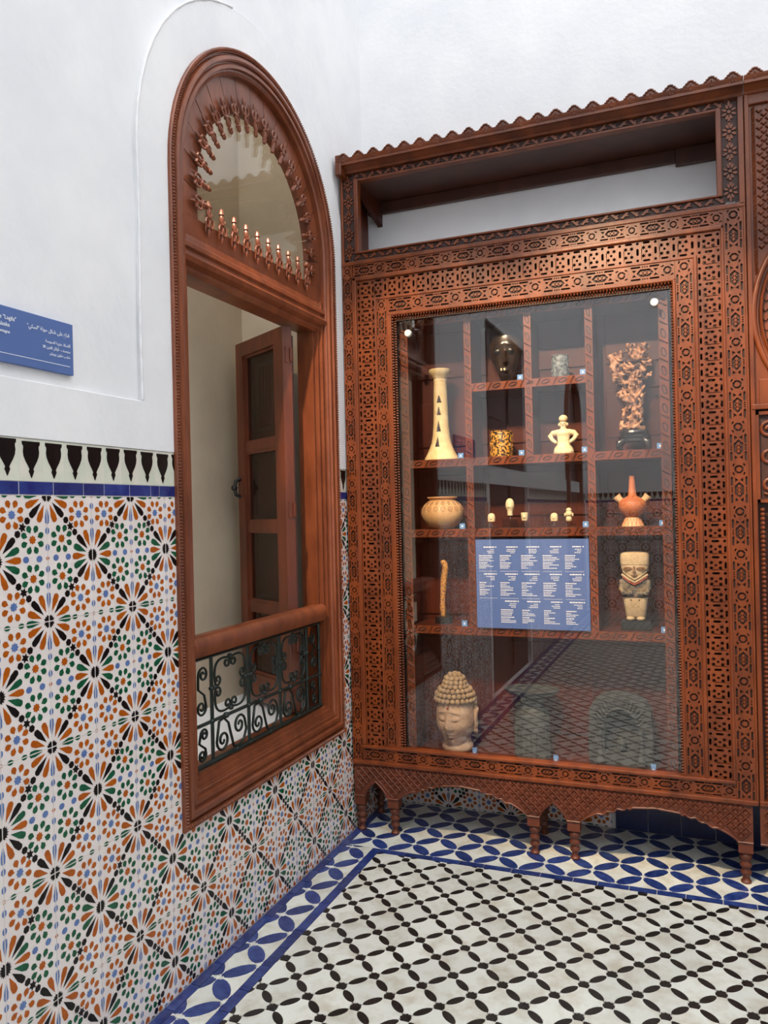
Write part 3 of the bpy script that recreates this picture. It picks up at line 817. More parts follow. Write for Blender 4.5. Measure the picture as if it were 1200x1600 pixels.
# ---- casement leaf folded back on its hinges
P1, P2 = Vector((-0.070, 2.765)), Vector((-0.426, 2.984))
ax_ = (P2 - P1); LL = ax_.length; ax_.normalize(); nm_ = Vector((-ax_.y, ax_.x))
if nm_.y > 0: nm_ = -nm_                         # face looking to the room
leaf = thing('casement_leaf', (-0.25, 2.88, 0.62), 'open red-brown glazed casement leaf folded back inside the window', 'casement')
def LF_(u, v, w): q = P1 + ax_ * u + nm_ * w; return (q.x, q.y, v)
LZ0, LZ1, TK = 0.62, 2.160, 0.042
for u0, u1 in ((0, 0.075), (LL - 0.062, LL)):
    MB().box((u0, LZ0, -TK), (u1, LZ1, 0), 0, LF_).build('stile', 'sash_wood', leaf, fix=True)
zr = [LZ0, 1.005, 1.345, 1.685, LZ1 - 0.06]
for i, z in enumerate(zr):
    h_ = 0.11 if i == 0 else (0.06 if i == 4 else 0.034)
    MB().box((0.075, z, -TK + (0.006 if 0 < i < 4 else 0)), (LL - 0.062, z + h_, 0 - (0.006 if 0 < i < 4 else 0)), 0, LF_).build('glazing_bar' if 0 < i < 4 else 'rail', 'sash_wood', leaf, fix=True)
for i in range(4):
    z0_ = zr[i] + (0.11 if i == 0 else 0.034); z1_ = zr[i + 1]
    MB().box((0.072, z0_, -0.024), (LL - 0.060, z1_, -0.020), 0, LF_).build('pane', PANE, leaf, fix=True)
    b = MB()
    for a0, a1, c0, c1 in ((0.075, 0.087, z0_, z1_), (LL - 0.074, LL - 0.062, z0_, z1_), (0.087, LL - 0.074, z0_, z0_ + 0.012), (0.087, LL - 0.074, z1_ - 0.012, z1_)):
        b.box((a0, c0, -0.020), (a1, c1, -0.009), 0, LF_)
    b.build('glazing_bead', 'sash_wood', leaf, fix=True)
b = MB(); b.tube([LF_(LL - 0.02, 1.49, 0.0), LF_(LL - 0.02, 1.50, 0.022), LF_(LL - 0.02, 1.53, 0.03), LF_(LL - 0.02, 1.56, 0.022), LF_(LL - 0.02, 1.57, 0.0)], 0.008, 8)
b.ball(LF_(LL - 0.02, 1.53, 0.03), 0.014, 8, 6); b.build('handle', 'black_metal', leaf, smooth=60)
for z in (2.02, 1.40, 0.86):
    b = MB(); b.tube([LF_(-0.006, z, -0.036), LF_(-0.006, z + 0.055, -0.036)], 0.007, 8); b.box((-0.003, z - 0.005, -0.04), (0.0, z + 0.06, -0.012), 0, LF_); b.build('hinge', 'sash_wood', leaf)
# ---- panelled shutter behind the casement
sh = thing('panelled_shutter', (-0.25, 2.93, 0.60), 'dark panelled wooden shutter folded flat behind the open casement', 'shutter')
def SF(u, v, w): q = P1 + Vector((0.0, 0.065)) + ax_ * u + nm_ * w; return (q.x, q.y, v)
MB().box((0.02, LZ0 - 0.01, -0.025), (LL - 0.02, LZ1 - 0.02, -0.012), 0, SF).build('board', 'dark_wood', sh, fix=True)
for u0, u1 in ((0.02, 0.085), (LL - 0.085, LL - 0.02)): MB().box((u0, LZ0 - 0.01, -0.012), (u1, LZ1 - 0.02, 0.0), 0, SF).build('stile', 'inner_wood', sh, fix=True)
for z in (LZ0 - 0.01, 0.99, 1.34, 1.70, LZ1 - 0.09): MB().box((0.085, z, -0.012), (LL - 0.085, z + 0.07, 0.0), 0, SF).build('rail', 'inner_wood', sh, fix=True)
for i, (z0_, z1_) in enumerate(((0.70, 0.97), (1.08, 1.32), (1.43, 1.68), (1.79, 2.05))):
    if i < 3: MB().box((0.105, z0_, -0.012), (LL - 0.105, z1_, -0.004), 0, SF).build('raised_panel', 'inner_wood', sh, fix=True)
    else:
        for k in range(7):
            u = 0.108 + k * (LL - 0.216) / 7
            MB().box((u, z0_, -0.012), (u + 0.020, z1_, -0.006), 0, SF).build('reeded_slat', 'inner_wood', sh, fix=True)

# ================================================================== CARVED DISPLAY CABINET
YF = 3.19
CB = lambda u, v, w: (u, YF - w, v)
cab = thing('display_cabinet', (0.82, 3.33, 0.0), 'large carved and pierced red-brown wooden display cabinet with glass front', 'cabinet')
XL, XRT = 0.006, 1.6355

class Unit:
    """flat carved unit in (s along, t across) built once, stamped along a band"""
    def __init__(s): s.mb = MB()
    def stamp(s, out, fn):
        out.add([fn(*p) for p in s.mb.v], s.mb.f)
def cap_slot(cx, cy, L, w, vert=False, n=3):
    h = L / 2 - w / 2; r = w / 2; pts = []
    for k in range(n + 1): a = -PI / 2 + PI * k / n; pts.append((h + r * math.cos(a), r * math.sin(a)))
    for k in range(n + 1): a = PI / 2 + PI * k / n; pts.append((-h + r * math.cos(a), r * math.sin(a)))
    return [(cx + (-y if vert else x), cy + (x if vert else y)) for x, y in pts]
def lattice_unit(P, Wd):
    u = Unit(); q = Wd / 2
    hs = []
    for s in (-1, 1):
        hs.append(cap_slot(0.27 * P, s * q * 0.82, 0.42 * P, 0.0082))
        hs.append(ngon(0.77 * P, s * q * 0.78, 0.0058, 6))
        for k in (-1, 1): hs.append(star(0.27 * P + k * 0.17 * P, s * q * 0.38, 0.0092, 0.0046, 6, PI / 2))
    hs.append(ngon(0.27 * P, 0, 0.0052, 7)); hs.append(cap_slot(0.77 * P, 0, Wd * 0.34, 0.0092, True))
    u.mb.plate([(0, -q), (P, -q), (P, q), (0, q)], hs, -0.008, 0.0, XYZ)
    return u
def carved_unit(P, Wd):
    u = Unit(); q = Wd / 2; hs = []
    k = Wd / 0.06; pk = P / 0.157
    # medallion groove, with flower; chevrons; rosette
    def hexl(cx, L, h): return [(cx - L / 2, 0), (cx - L / 2 + h * 0.9, h), (cx + L / 2 - h * 0.9, h), (cx + L / 2, 0), (cx + L / 2 - h * 0.9, -h), (cx - L / 2 + h * 0.9, -h)]
    cx = P * 0.36
    hs.append(hexl(cx, P * 0.37, 0.0142 * k))
    for s in (-1, 1):
        x0 = cx + s * P * 0.235
        for t in (-1, 1):
            hs.append([(x0 - 0.0080 * pk, t * 0.0125 * k), (x0 + 0.0080 * pk, t * 0.0125 * k), (x0, t * 0.0025 * k)])
    rx = P * 0.845
    hs.append(ngon(rx, 0, 0.0148 * k, 8, PI / 8))
    for t in (-1, 1):
        e = t * q * 0.74
        hs.append(cap_slot(P * 0.155, e, P * 0.23, 0.0070 * k, n=2)); hs.append(cap_slot(P * 0.565, e, P * 0.23, 0.0070 * k, n=2))
        for j in (-1, 0, 1): hs.append(ngon(cx + j * P * 0.05, e, 0.0032, 5))
        hs.append([(rx - 0.019 * pk, t * 0.012 * k), (rx - 0.010 * pk, t * 0.0165 * k), (rx - 0.013 * pk, t * 0.0205 * k), (rx - 0.022 * pk, t * 0.016 * k)])
        hs.append([(rx + 0.019 * pk, t * 0.012 * k), (rx + 0.010 * pk, t * 0.0165 * k), (rx + 0.013 * pk, t * 0.0205 * k), (rx + 0.022 * pk, t * 0.016 * k)])
    hs = [h if area(h) > 0 else h[::-1] for h in hs]
    u.mb.plate([(0, -q), (P, -q), (P, q), (0, q)], hs, -0.009, 0.0, XYZ)
    # raised fillings
    u.mb.plate(star(rx, 0, 0.0098 * k, 0.0070 * k, 8), [], -0.009, 0.0008, XYZ)
    for j in (-1, 0, 1):
        u.mb.plate(ngon(cx + j * P * 0.085, 0, 0.0060 * k, 4, 0, 1.1, 1), [], -0.009, -0.0008, XYZ)
    for j in (-0.5, 0.5):
        for t in (-1, 1): u.mb.plate(ngon(cx + j * P * 0.085, t * 0.0062 * k, 0.0028, 5), [], -0.009, -0.0008, XYZ)
    return u
def leaf_unit(P, Wd):
    """running scroll of leaves, raised on a ground"""
    u = Unit(); q = Wd / 2
    for j in range(2):
        s = 1 if j == 0 else -1; c = P * (0.25 + 0.5 * j)
        u.mb.plate([(c - P * 0.22, -s * q * 0.6), (c - P * 0.05, s * q * 0.15), (c + P * 0.06, s * q * 0.75), (c + P * 0.2, s * q * 0.6), (c + P * 0.12, s * q * 0.05), (c + P * 0.23, -s * q * 0.35), (c + P * 0.02, -s * q * 0.25), (c - P * 0.08, -s * q * 0.8)][::s], [], -0.005, 0.0, XYZ)
    return u
def flower_unit(P, Wd):
    u = Unit(); q = Wd / 2
    for k in range(8):
        a = PI / 8 + k * PI / 4
        c = (P / 2 + 0.62 * q * math.cos(a) * 1.2, 0.62 * q * math.sin(a))
        u.mb.plate(ori(lens_poly(q * 0.62, q * 0.17, 4), c, a), [], -0.006, 0.0, XYZ)
    u.mb.plate(ngon(P / 2, 0, q * 0.22, 8), [], -0.006, 0.001, XYZ)
    for s in (-1, 1): u.mb.plate(ori(lens_poly(P * 0.3, q * 0.16, 4), (0.5 * P * (1 + s * 0.82), 0), PI / 2 * 0), [], -0.006, 0.0, XYZ)
    return u
def guilloche_unit(P, Wd):
    """slanting leaf interlace on the shelf fronts"""
    u = Unit(); q = Wd / 2
    eye = ori(lens_poly(P * 0.58, q * 0.58, 6), (P * 0.63, 0), 0.27)
    s1 = [(0.02 * P, -q * 0.85), (0.10 * P, -q * 0.85), (0.32 * P, q * 0.85), (0.24 * P, q * 0.85)]
    u.mb.plate([(0, -q), (P, -q), (P, q), (0, q)], [eye, s1], -0.005, 0.0, XYZ)
    u.mb.plate(ori(lens_poly(P * 0.40, q * 0.26, 6), (P * 0.63, 0), 0.27), [], -0.005, 0.001, XYZ)
    u.mb.tube([(0.10 * P, -q * 0.9, 0), (0.36 * P, q * 0.9, 0)], 0.0022, 4)
    return u
def band(unit_fn, Wd, P0_, a0, a1, c, horiz, w, name, m_, parent, ground=0.009, ground_mat='shaded_recess_wood'):
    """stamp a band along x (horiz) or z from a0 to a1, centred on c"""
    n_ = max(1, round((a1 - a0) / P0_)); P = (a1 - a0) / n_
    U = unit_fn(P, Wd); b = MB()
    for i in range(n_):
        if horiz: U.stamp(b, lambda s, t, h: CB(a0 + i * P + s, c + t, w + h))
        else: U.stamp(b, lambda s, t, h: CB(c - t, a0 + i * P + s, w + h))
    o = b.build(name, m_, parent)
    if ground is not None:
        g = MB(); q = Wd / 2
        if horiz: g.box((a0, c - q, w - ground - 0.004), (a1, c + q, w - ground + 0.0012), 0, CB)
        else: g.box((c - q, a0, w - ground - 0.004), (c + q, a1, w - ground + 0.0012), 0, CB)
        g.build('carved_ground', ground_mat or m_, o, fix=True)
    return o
def bar(u0, u1, v0, v1, w0, w1, name, m_, parent, bev=0.0):
    b = MB(); b.box((u0, v0, w0), (u1, v1, w1), 0, CB); o = b.build(name, m_, parent)
    if bev: md = o.modifiers.new('edge', 'BEVEL'); md.width = bev; md.segments = 2
    return o
CW = 'carved_wood'
# --- carcass
b = MB()
b.box((XL, 0.307, -0.262), (XRT, 0.357, -0.012), 0, CB)             # bottom board
b.box((XL, 0.307, -0.262), (XL + 0.02, 2.93, -0.03), 0, CB)         # left side
b.box((XRT - 0.02, 0.307, -0.262), (XRT, 2.93, -0.03), 0, CB)
b.build('carcass', 'inner_wood', cab)
b = MB(); b.box((XL + 0.021, 2.485, -0.262), (XRT - 0.021, 2.512, -0.03), 0, CB); b.build('case_top_bounce', 'sill_paint', cab)  # top board, its white added to bounce sky light onto the wall behind
# back of the case: boards with panels
b = MB(); b.box((XL + 0.02, 0.357, -0.262), (XRT - 0.02, 2.485, -0.252), 0, CB); b.build('back_board', 'inner_wood', cab)
for i, (a0, a1) in enumerate(((0.20, 0.62), (0.64, 1.05), (1.07, 1.50))):
    for z0_, z1_ in ((0.40, 0.86), (0.90, 1.30), (1.34, 1.60), (1.66, 1.93), (1.97, 2.30)):
        bar(a0 + 0.03, a1 - 0.03, z0_ + 0.04, z1_ - 0.03, -0.252, -0.244, 'back_panel', 'inner_wood', cab, 0.003)
# --- frame members: outer band, moulding, pierced lattice, moulding, inner band
zTop, zBot = 2.500, 0.385
def frame_set(side):
    if side == 'L': oc, ow, lc, lw_, ic, iw, mo = (0.031, 0.048, 0.1155, 0.085, 0.190, 0.050, ((0.055, 0.073), (0.158, 0.166), (0.214, 0.236)))
    else: oc, ow, lc, lw_, ic, iw, mo = (1.594, 0.066, 1.508, 0.082, 1.421, 0.064, ((1.549, 1.561), (1.453, 1.467), (1.378, 1.390)))
    band(carved_unit, ow, 0.157, zBot - 0.075, zTop - 0.0, oc, False, 0.004, 'carved_stile', CW, cab)
    band(lattice_unit, lw_, 0.060, zBot, 2.428, lc, False, 0.0, 'pierced_lattice', CW, cab, None)
    band(carved_unit, iw, 0.157, zBot, 2.335, ic, False, 0.004, 'carved_stile', CW, cab)
    for (a0, a1), zt_ in zip(mo, (2.445, 2.345, 2.268)): bar(a0, a1, zBot, zt_, -0.03, 0.010, 'moulding', CW, cab, 0.004)
frame_set('L'); frame_set('R')
bar(0.158, 1.467, 2.335, 2.345, -0.02, 0.008, 'moulding', CW, cab, 0.003)
bar(0.055, 1.561, 2.428, 2.445, -0.02, 0.010, 'moulding', CW, cab, 0.004)
bar(0.214, 1.390, 2.258, 2.272, -0.02, 0.010, 'moulding', CW, cab, 0.004)
band(carved_unit, 0.055, 0.157, 0.058, 1.560, 2.4725, True, 0.004, 'carved_rail', CW, cab)
band(lattice_unit, 0.083, 0.064, 0.158, 1.467, 2.3865, True, 0.0, 'pierced_lattice', CW, cab, None)
band(carved_unit, 0.063, 0.157, 0.216, 1.388, 2.3035, True, 0.004, 'carved_rail', CW, cab)
# dark backing behind the lattice (the carcass linings)
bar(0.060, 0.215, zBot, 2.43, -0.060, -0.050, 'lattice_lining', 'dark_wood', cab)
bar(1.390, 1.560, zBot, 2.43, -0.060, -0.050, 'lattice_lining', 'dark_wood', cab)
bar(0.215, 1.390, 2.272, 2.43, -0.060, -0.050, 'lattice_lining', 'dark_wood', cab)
# bottom rail
bar(XL, XRT, 0.300, 0.318, -0.03, 0.012, 'moulding', CW, cab, 0.004)
band(carved_unit, 0.056, 0.157, 0.058, 1.560, 0.346, True, 0.006, 'carved_rail', CW, cab)
bar(0.055, 1.561, 0.372, 0.386, -0.03, 0.014, 'moulding', CW, cab, 0.004)
bar(XRT - 0.008, XRT, 0.300, 2.55, -0.03, 0.006, 'moulding', CW, cab, 0.002)
# --- beaded inner edge round the glass
def bead_row(u0, v0, u1, v1, w, r, pitch_, name):
    b = MB(); L_ = math.hypot(u1 - u0, v1 - v0); n_ = int(L_ / pitch_); hz = abs(u1 - u0) > abs(v1 - v0)
    for i in range(n_ + 1):
        t = i / n_; c = (u0 + (u1 - u0) * t, v0 + (v1 - v0) * t)
        b.ball((0, 0, 0), (r, r, r), 6, 4, 0, lambda p, q, s: CB(c[0] + p * (0.72 if hz else 1.3), c[1] + q * (1.3 if hz else 0.72), w + s))
    return b.build(name, CW, cab)
for w_, off, r_, pt in ((0.001, 0.006, 0.0062, 0.0125), (-0.008, 0.0165, 0.0050, 0.0110)):
    bead_row(0.232 + off, 0.388, 0.232 + off, 2.262 - off, w_, r_, pt, 'bead_moulding')
    bead_row(1.392 - off, 0.388, 1.392 - off, 2.262 - off, w_, r_, pt, 'bead_moulding')
    bead_row(0.240 + off, 2.262 - off, 1.384 - off, 2.262 - off, w_, r_, pt, 'bead_moulding')
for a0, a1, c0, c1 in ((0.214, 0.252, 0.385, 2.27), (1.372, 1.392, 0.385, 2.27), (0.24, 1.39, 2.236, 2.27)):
    bar(a0, a1, c0, c1, -0.0175, -0.010, 'bead_ground', 'shaded_recess_wood', cab)
# --- glass
b = MB(); b.box((0.245, 0.380, -0.024), (1.380, 2.240, -0.018), 0, CB); gl_ = b.build('glass_front', GLASS, cab)
for (x, z) in ((1.312, 2.190), (0.305, 2.178)):
    b = MB(); b.lathe([(0.0145, -0.018), (0.0155, -0.008), (0.0135, -0.003), (0.006, -0.0015)], n=20, M=lambda p, q, r: CB(x + p, z + q, r))
    b.build('fixing_knob', 'knob_white', gl_, smooth=40)
# --- shelving behind the glass
YS = 3.25; SW = YF - YS            # shelf fronts at w = SW
SB = -0.252
def shelf(u0, u1, zt_, depth_to=SB, th=0.034):
    b = MB(); b.box((u0, zt_ - th, depth_to), (u1, zt_, SW - 0.006), 0, CB); o = b.build('shelf', 'inner_wood', cab, fix=True)
    band(guilloche_unit, th, 0.072, u0, u1, zt_ - th / 2, True, SW, 'carved_edge', CW, o, 0.005)
    return o
def divider(uc, z0_, z1_, wd=0.030):
    b = MB(); b.box((uc - wd / 2 + 0.004, z0_, SB), (uc + wd / 2 - 0.004, z1_, SW - 0.006), 0, CB); o = b.build('divider', 'inner_wood', cab, fix=True)
    band(guilloche_unit, wd, 0.072, z0_, z1_, uc, False, SW + 0.001, 'carved_edge', CW, o, 0.005)
S1, S2, S3, S4, SF_ = 1.946, 1.632, 1.330, 0.912, 0.360
D1, D2, D3 = 0.553, 0.810, 1.057
UL, UR = 0.266, 1.340
shelf(UL + 0.012, UR - 0.012, S2); shelf(UL + 0.012, UR - 0.012, S3); shelf(UL + 0.012, UR - 0.012, S4); shelf(D1 + 0.013, D3 - 0.013, S1)
shelf(UL, UR, 2.252, th=0.036)
divider(D1, S4, 2.22); divider(D3, S4, 2.22); divider(D2, S2, 2.22)
for uc in (UL, UR): band(guilloche_unit, 0.036, 0.072, 0.36, 2.25, uc, False, SW + 0.002, 'carved_edge', CW, cab, 0.006)
# side linings of the case with panels
for u, sgn in ((UL - 0.012, 1), (UR + 0.012, -1)):
    b = MB(); b.box((u - 0.006, 0.357, SB), (u + 0.006, 2.25, SW - 0.008), 0, CB); o = b.build('side_lining', 'inner_wood', cab, fix=True)
    for z0_, z1_ in ((0.40, 0.86), (0.95, 1.27), (1.36, 1.58), (1.68, 2.18)):
        q = MB(); q.box((u + sgn * 0.004, z0_, SB + 0.04), (u + sgn * 0.011, z1_, SW - 0.05), 0, CB); q.build('side_panel', 'inner_wood', o, fix=True)
# --- open frieze compartment above
band(leaf_unit, 0.030, 0.075, 0.06, 1.570, 2.537, True, -0.002, 'leaf_rail', CW, cab, 0.006)
bar(XL, XRT, 2.500, 2.518, -0.03, 0.008, 'moulding', CW, cab, 0.003)
bar(0.078, 1.552, 2.550, 2.558, -0.03, 0.004, 'moulding', CW, cab, 0.002)
for uc, wd in ((0.042, 0.052), (1.588, 0.056)):
    band(flower_unit, wd, 0.074, 2.53, 2.895, uc, False, 0.0, 'flower_stile', CW, cab, 0.006)
bar(0.070, 0.090, 2.55, 2.88, -0.03, 0.006, 'moulding', CW, cab, 0.003); bar(1.541, 1.560, 2.55, 2.88, -0.03, 0.006, 'moulding', CW, cab, 0.003)
bar(XL, 0.017, 2.51, 2.91, -0.03, 0.004, 'moulding', CW, cab, 0.002); bar(1.616, XRT, 2.51, 2.91, -0.03, 0.008, 'moulding', CW, cab, 0.002)
band(leaf_unit, 0.030, 0.075, 0.06, 1.570, 2.891, True, -0.002, 'leaf_rail', CW, cab, 0.006)
bar(0.080, 1.552, 2.868, 2.877, -0.03, 0.005, 'moulding', CW, cab, 0.002)
b = MB(); b.box((XL + 0.02, 2.868, -0.286), (XRT - 0.02, 2.884, -0.03), 0, CB); b.build('soffit_board', 'dark_wood', cab, fix=True)
bar(XL + 0.02, 1.394, 2.815, 2.868, -0.286, -0.26, 'back_beam', 'dark_wood', cab, 0.004); bar(1.394, XRT - 0.02, 2.800, 2.868, -0.286, -0.255, 'back_beam', 'dark_wood', cab, 0.004)
b = MB(); b.plate([(-0.29, 2.868), (-0.03, 2.868), (-0.03, 2.86), (-0.12, 2.81), (-0.27, 2.77), (-0.29, 2.76)][::-1], [], 0.066, 0.09, lambda u, v, w: CB(w, v, u), back=True); b.build('bracket', 'inner_wood', cab, fix=True)
# --- cornice and cresting
cp = [(-0.03, 2.905), (0.010, 2.905), (0.014, 2.914), (0.022, 2.917), (0.036, 2.928), (0.052, 2.933), (0.058, 2.942), (0.060, 2.952), (0.040, 2.955), (-0.03, 2.955)]
def cornice(x0, x1, parent):
    b = MB(); b.sweep([[CB(x, z_, w_) for w_, z_ in cp] for x in (x0, x1)]); b.build('cornice', CW, parent, smooth=30, fix=True)
def cresting(x0, n_, parent):
    P = 0.0706
    U = Unit()
    prof = [(-0.5, -0.0245), (-0.46, -0.024), (-0.36, -0.020), (-0.33, -0.015), (-0.26, -0.014), (-0.24, -0.008), (-0.15, -0.006), (-0.12, -0.001), (0, 0.001)]
    pl = [(x * P, z_) for x, z_ in prof]; pl = pl + [(-x, z_) for x, z_ in reversed(pl[:-1])]
    U.mb.plate([(-P / 2, -0.046), (P / 2, -0.046)] + pl[::-1], [], -0.014, -0.004, XYZ, back=True)
    U.mb.tube([(x, z_, -0.002) for x, z_ in pl], 0.0036, 5)
    U.mb.tube([(-0.010, -0.034, -0.003), (0, -0.012, -0.001), (0.010, -0.034, -0.003)], 0.003, 5)
    U.mb.ball((0, -0.030, -0.003), (0.005, 0.008, 0.004), 6, 4)
    for i in range(n_):
        b = MB(); U.stamp(b, lambda s, t, h: CB(x0 + i * P + s, 2.972 + t, 0.058 + h)); b.build('crest_scallop', CW, parent)
cornice(XL + 0.008, XRT, cab); cresting(0.0471, 23, cab)
bar(XL, XL + 0.03, 2.885, 2.975, -0.03, 0.056, 'cornice_end', CW, cab, 0.006)
# --- apron with scalloped arches, legs
LEGX = [0.030, 0.188, 0.801, 0.962, 1.588]
def apron_poly(legs, zt_=0.302):
    zl = 0.152
    pts = [(legs[0] - 0.022, zt_), (legs[0] - 0.022, zl)]
    for a, c in zip(legs[:-1], legs[1:]):
        a0, c0 = a + 0.026, c - 0.026; Wd = c0 - a0; pts.append((a0, zl))
        if Wd < 0.2:
            for k in range(1, 12):
                t = k / 12; s = 1 - abs(2 * t - 1); pts.append((a0 + Wd * t, zl + 0.068 * (s ** 0.62)))
        else:
            N = 60
            for k in range(1, N):
                t = k / N; s = 1 - abs(2 * t - 1)
                z_ = zl + 0.078 * min(1, s / 0.55) ** 0.7 + 0.012 * max(0, (s - 0.55) / 0.45)
                sc = 0.010 * abs(math.sin(PI * 3.5 * min(1, max(0, (s - 0.25) / 0.45)))) if 0.25 < s < 0.7 else 0
                pts.append((a0 + Wd * t, z_ - sc))
        pts.append((c0, zl))
    pts += [(legs[-1] + 0.026, zl), (legs[-1] + 0.026, zt_)]
    return pts
def inside_poly(p, poly):
    c = False
    for i in range(len(poly)):
        a, b_ = poly[i], poly[i - 1]
        if (a[1] > p[1]) != (b_[1] > p[1]) and p[0] < (b_[0] - a[0]) * (p[1] - a[1]) / (b_[1] - a[1]) + a[0]: c = not c
    return c
def make_apron(legs, parent, x_end=None):
    poly = apron_poly(legs)
    if x_end: poly = poly[:-2] + [(x_end, 0.22), (x_end, 0.302)]
    b = MB(); b.plate(poly, [], -0.022, 0.0, CB, back=True); ap = b.build('apron', 'apron_wood', parent)
    # raised edge line following the arches
    e = [CB(p[0], p[1] + 0.006, 0.001) for p in poly[1:-1]]; MB().tube(e, 0.0035, 4).build('edge_moulding', 'apron_wood', ap)
    d = MB(); P = 0.0345
    U = Unit()
    U.mb.plate(star(0, 0, 0.0100, 0.0056, 4, 0), [], 0, 0.0055, XYZ)
    for k in range(4):
        a = k * PI / 2; c_, s_ = math.cos(a), math.sin(a)
        mid_ = [(0.0172, 0.0), (0.0125, 0.0040), (0.0085, 0.0085), (0.0040, 0.0125), (0.0, 0.0172)]
        U.mb.tube([(x * c_ - y * s_, x * s_ + y * c_, 0.0020) for x, y in mid_], 0.0031, 4)
    i = 0
    z_ = 0.286; row = 0
    while z_ > 0.16:
        x = legs[0] - 0.01 + (P / 2 if row % 2 else 0)
        while x < (x_end or legs[-1] + 0.02):
            if all(inside_poly((x + dx, z_ + dz), poly) for dx, dz in ((0.019, 0), (-0.019, 0), (0, -0.023), (0, 0.012), (0.013, -0.013), (-0.013, -0.013))):
                U.stamp(d, lambda s, t, h: CB(x + s, z_ + t, h))
            x += P
        z_ -= P / 2; row += 1
    if d.v: d.build('diaper_carving', 'apron_wood', ap)
    return ap
make_apron(LEGX, cab)
def leg_mesh():
    b = MB(); b.box((-0.025, -0.024, 0.116), (0.025, 0.024, 0.153))
    b.lathe([(0.018, 0.0), (0.019, 0.006), (0.013, 0.012), (0.012, 0.026), (0.019, 0.034), (0.020, 0.042), (0.014, 0.050), (0.0135, 0.054), (0.020, 0.060), (0.021, 0.070), (0.015, 0.078), (0.0155, 0.084), (0.022, 0.092), (0.022, 0.104), (0.017, 0.110), (0.022, 0.117)], n=16)
    return b.mesh('leg', ['apron_wood'], smooth=50)
LEG = leg_mesh()
for x in LEGX: put(LEG, 'leg', (x, YF + 0.026, 0.001), cab)
for x in (0.035, 0.80, 1.59): put(LEG, 'leg', (x, 3.425, 0.001), cab)
b = MB()
for x in (0.035, 0.80, 1.59): b.box((x - 0.03, 0.15, -0.262), (x + 0.03, 0.31, -0.21), 0, CB)
b.build('back_block', 'inner_wood', cab)
b = MB()
for x in LEGX: b.box((x - 0.024, 0.15, -0.05), (x + 0.024, 0.31, -0.022), 0, CB)
b.build('leg_block', 'inner_wood', cab)

# ================================================================== ARCHED BAY NEXT TO IT
bay = thing('arched_niche_bay', (2.07, 3.33, 0.0), 'carved wooden bay with horseshoe arch joined to the right of the glass cabinet', 'cabinet')
BX0, BX1 = 1.638, 2.502; BC = (BX0 + BX1) / 2
b = MB(); b.box((BX0, 0.300, -0.262), (BX1, 2.93, -0.035), 0, CB); b.build('carcass', 'inner_wood', bay)
for s, x in ((1, BX0), (-1, BX1)):
    a, c = sorted((x, x + s * 0.016)); bar(a, c, 0.300, 2.91, -0.035, 0.008, 'moulding', CW, bay, 0.003)
bar(BX0, BX1, 2.868, 2.91, -0.035, 0.004, 'moulding', CW, bay, 0.004)
cornice(BX0, BX1, bay); cresting(1.638 + 0.0353, 12, bay)
AZ, AR = 2.10, 0.412
def horse(r, n_=40, low=-0.62):
    return [(BC + r * math.cos(a), AZ + r * math.sin(a)) for a in np.linspace(low, PI - low, n_)]
arch_in = horse(AR)
# spandrel board with the arch cut out
top_poly = [(BX0 + 0.016, 1.76), (BX0 + 0.016, 2.868), (BX1 - 0.016, 2.868), (BX1 - 0.016, 1.76)][::-1]
hole = [(p[0], p[1]) for p in horse(AR - 0.012)] + [(BC - (AR - 0.012) * math.cos(0.62), 1.78), (BC + (AR - 0.012) * math.cos(0.62), 1.78)]
b = MB(); b.plate(top_poly, [hole], -0.034, -0.008, CB); b.build('spandrel_board', CW, bay)
MB().tube([CB(p[0], p[1], 0.0) for p in horse(AR + 0.004)], 0.010, 8).build('arch_moulding', CW, bay, smooth=60)
MB().tube([CB(p[0], p[1], -0.004) for p in horse(AR - 0.022)], 0.006, 6).build('arch_moulding', CW, bay, smooth=60)
# raised squares set diamond-wise in the spandrels
U = Unit(); q = 0.0125
U.mb.add([(q, 0, 0), (0, q, 0), (-q, 0, 0), (0, -q, 0), (q * 0.62, 0, 0.008), (0, q * 0.62, 0.008), (-q * 0.62, 0, 0.008), (0, -q * 0.62, 0.008)], [(0, 1, 5, 4), (1, 2, 6, 5), (2, 3, 7, 6), (3, 0, 4, 7), (4, 5, 6, 7)])
U.mb.plate(ngon(0, 0, 0.0035, 6), [], 0.004, 0.0105, XYZ)
d = MB(); row = 0; z_ = 2.845
while z_ > 2.2:
    x = BX0 + 0.050 + (0.0155 if row % 2 else 0)
    while x < BX1 - 0.04:
        if math.hypot(x - BC, z_ - AZ) > AR + 0.032: U.stamp(d, lambda s, t, h: CB(x + s, z_ + t, -0.008 + h))
        x += 0.031
    z_ -= 0.0155; row += 1
d.build('diaper_carving', CW, bay)
b = MB()
for x in (BX0 + 0.030, BX1 - 0.030):
    z_ = 2.25
    while z_ < 2.86: b.tube([CB(x - 0.005, z_, -0.006), CB(x + 0.005, z_ + 0.007, -0.006)], 0.003, 4); z_ += 0.0085
b.build('rope_moulding', CW, bay)
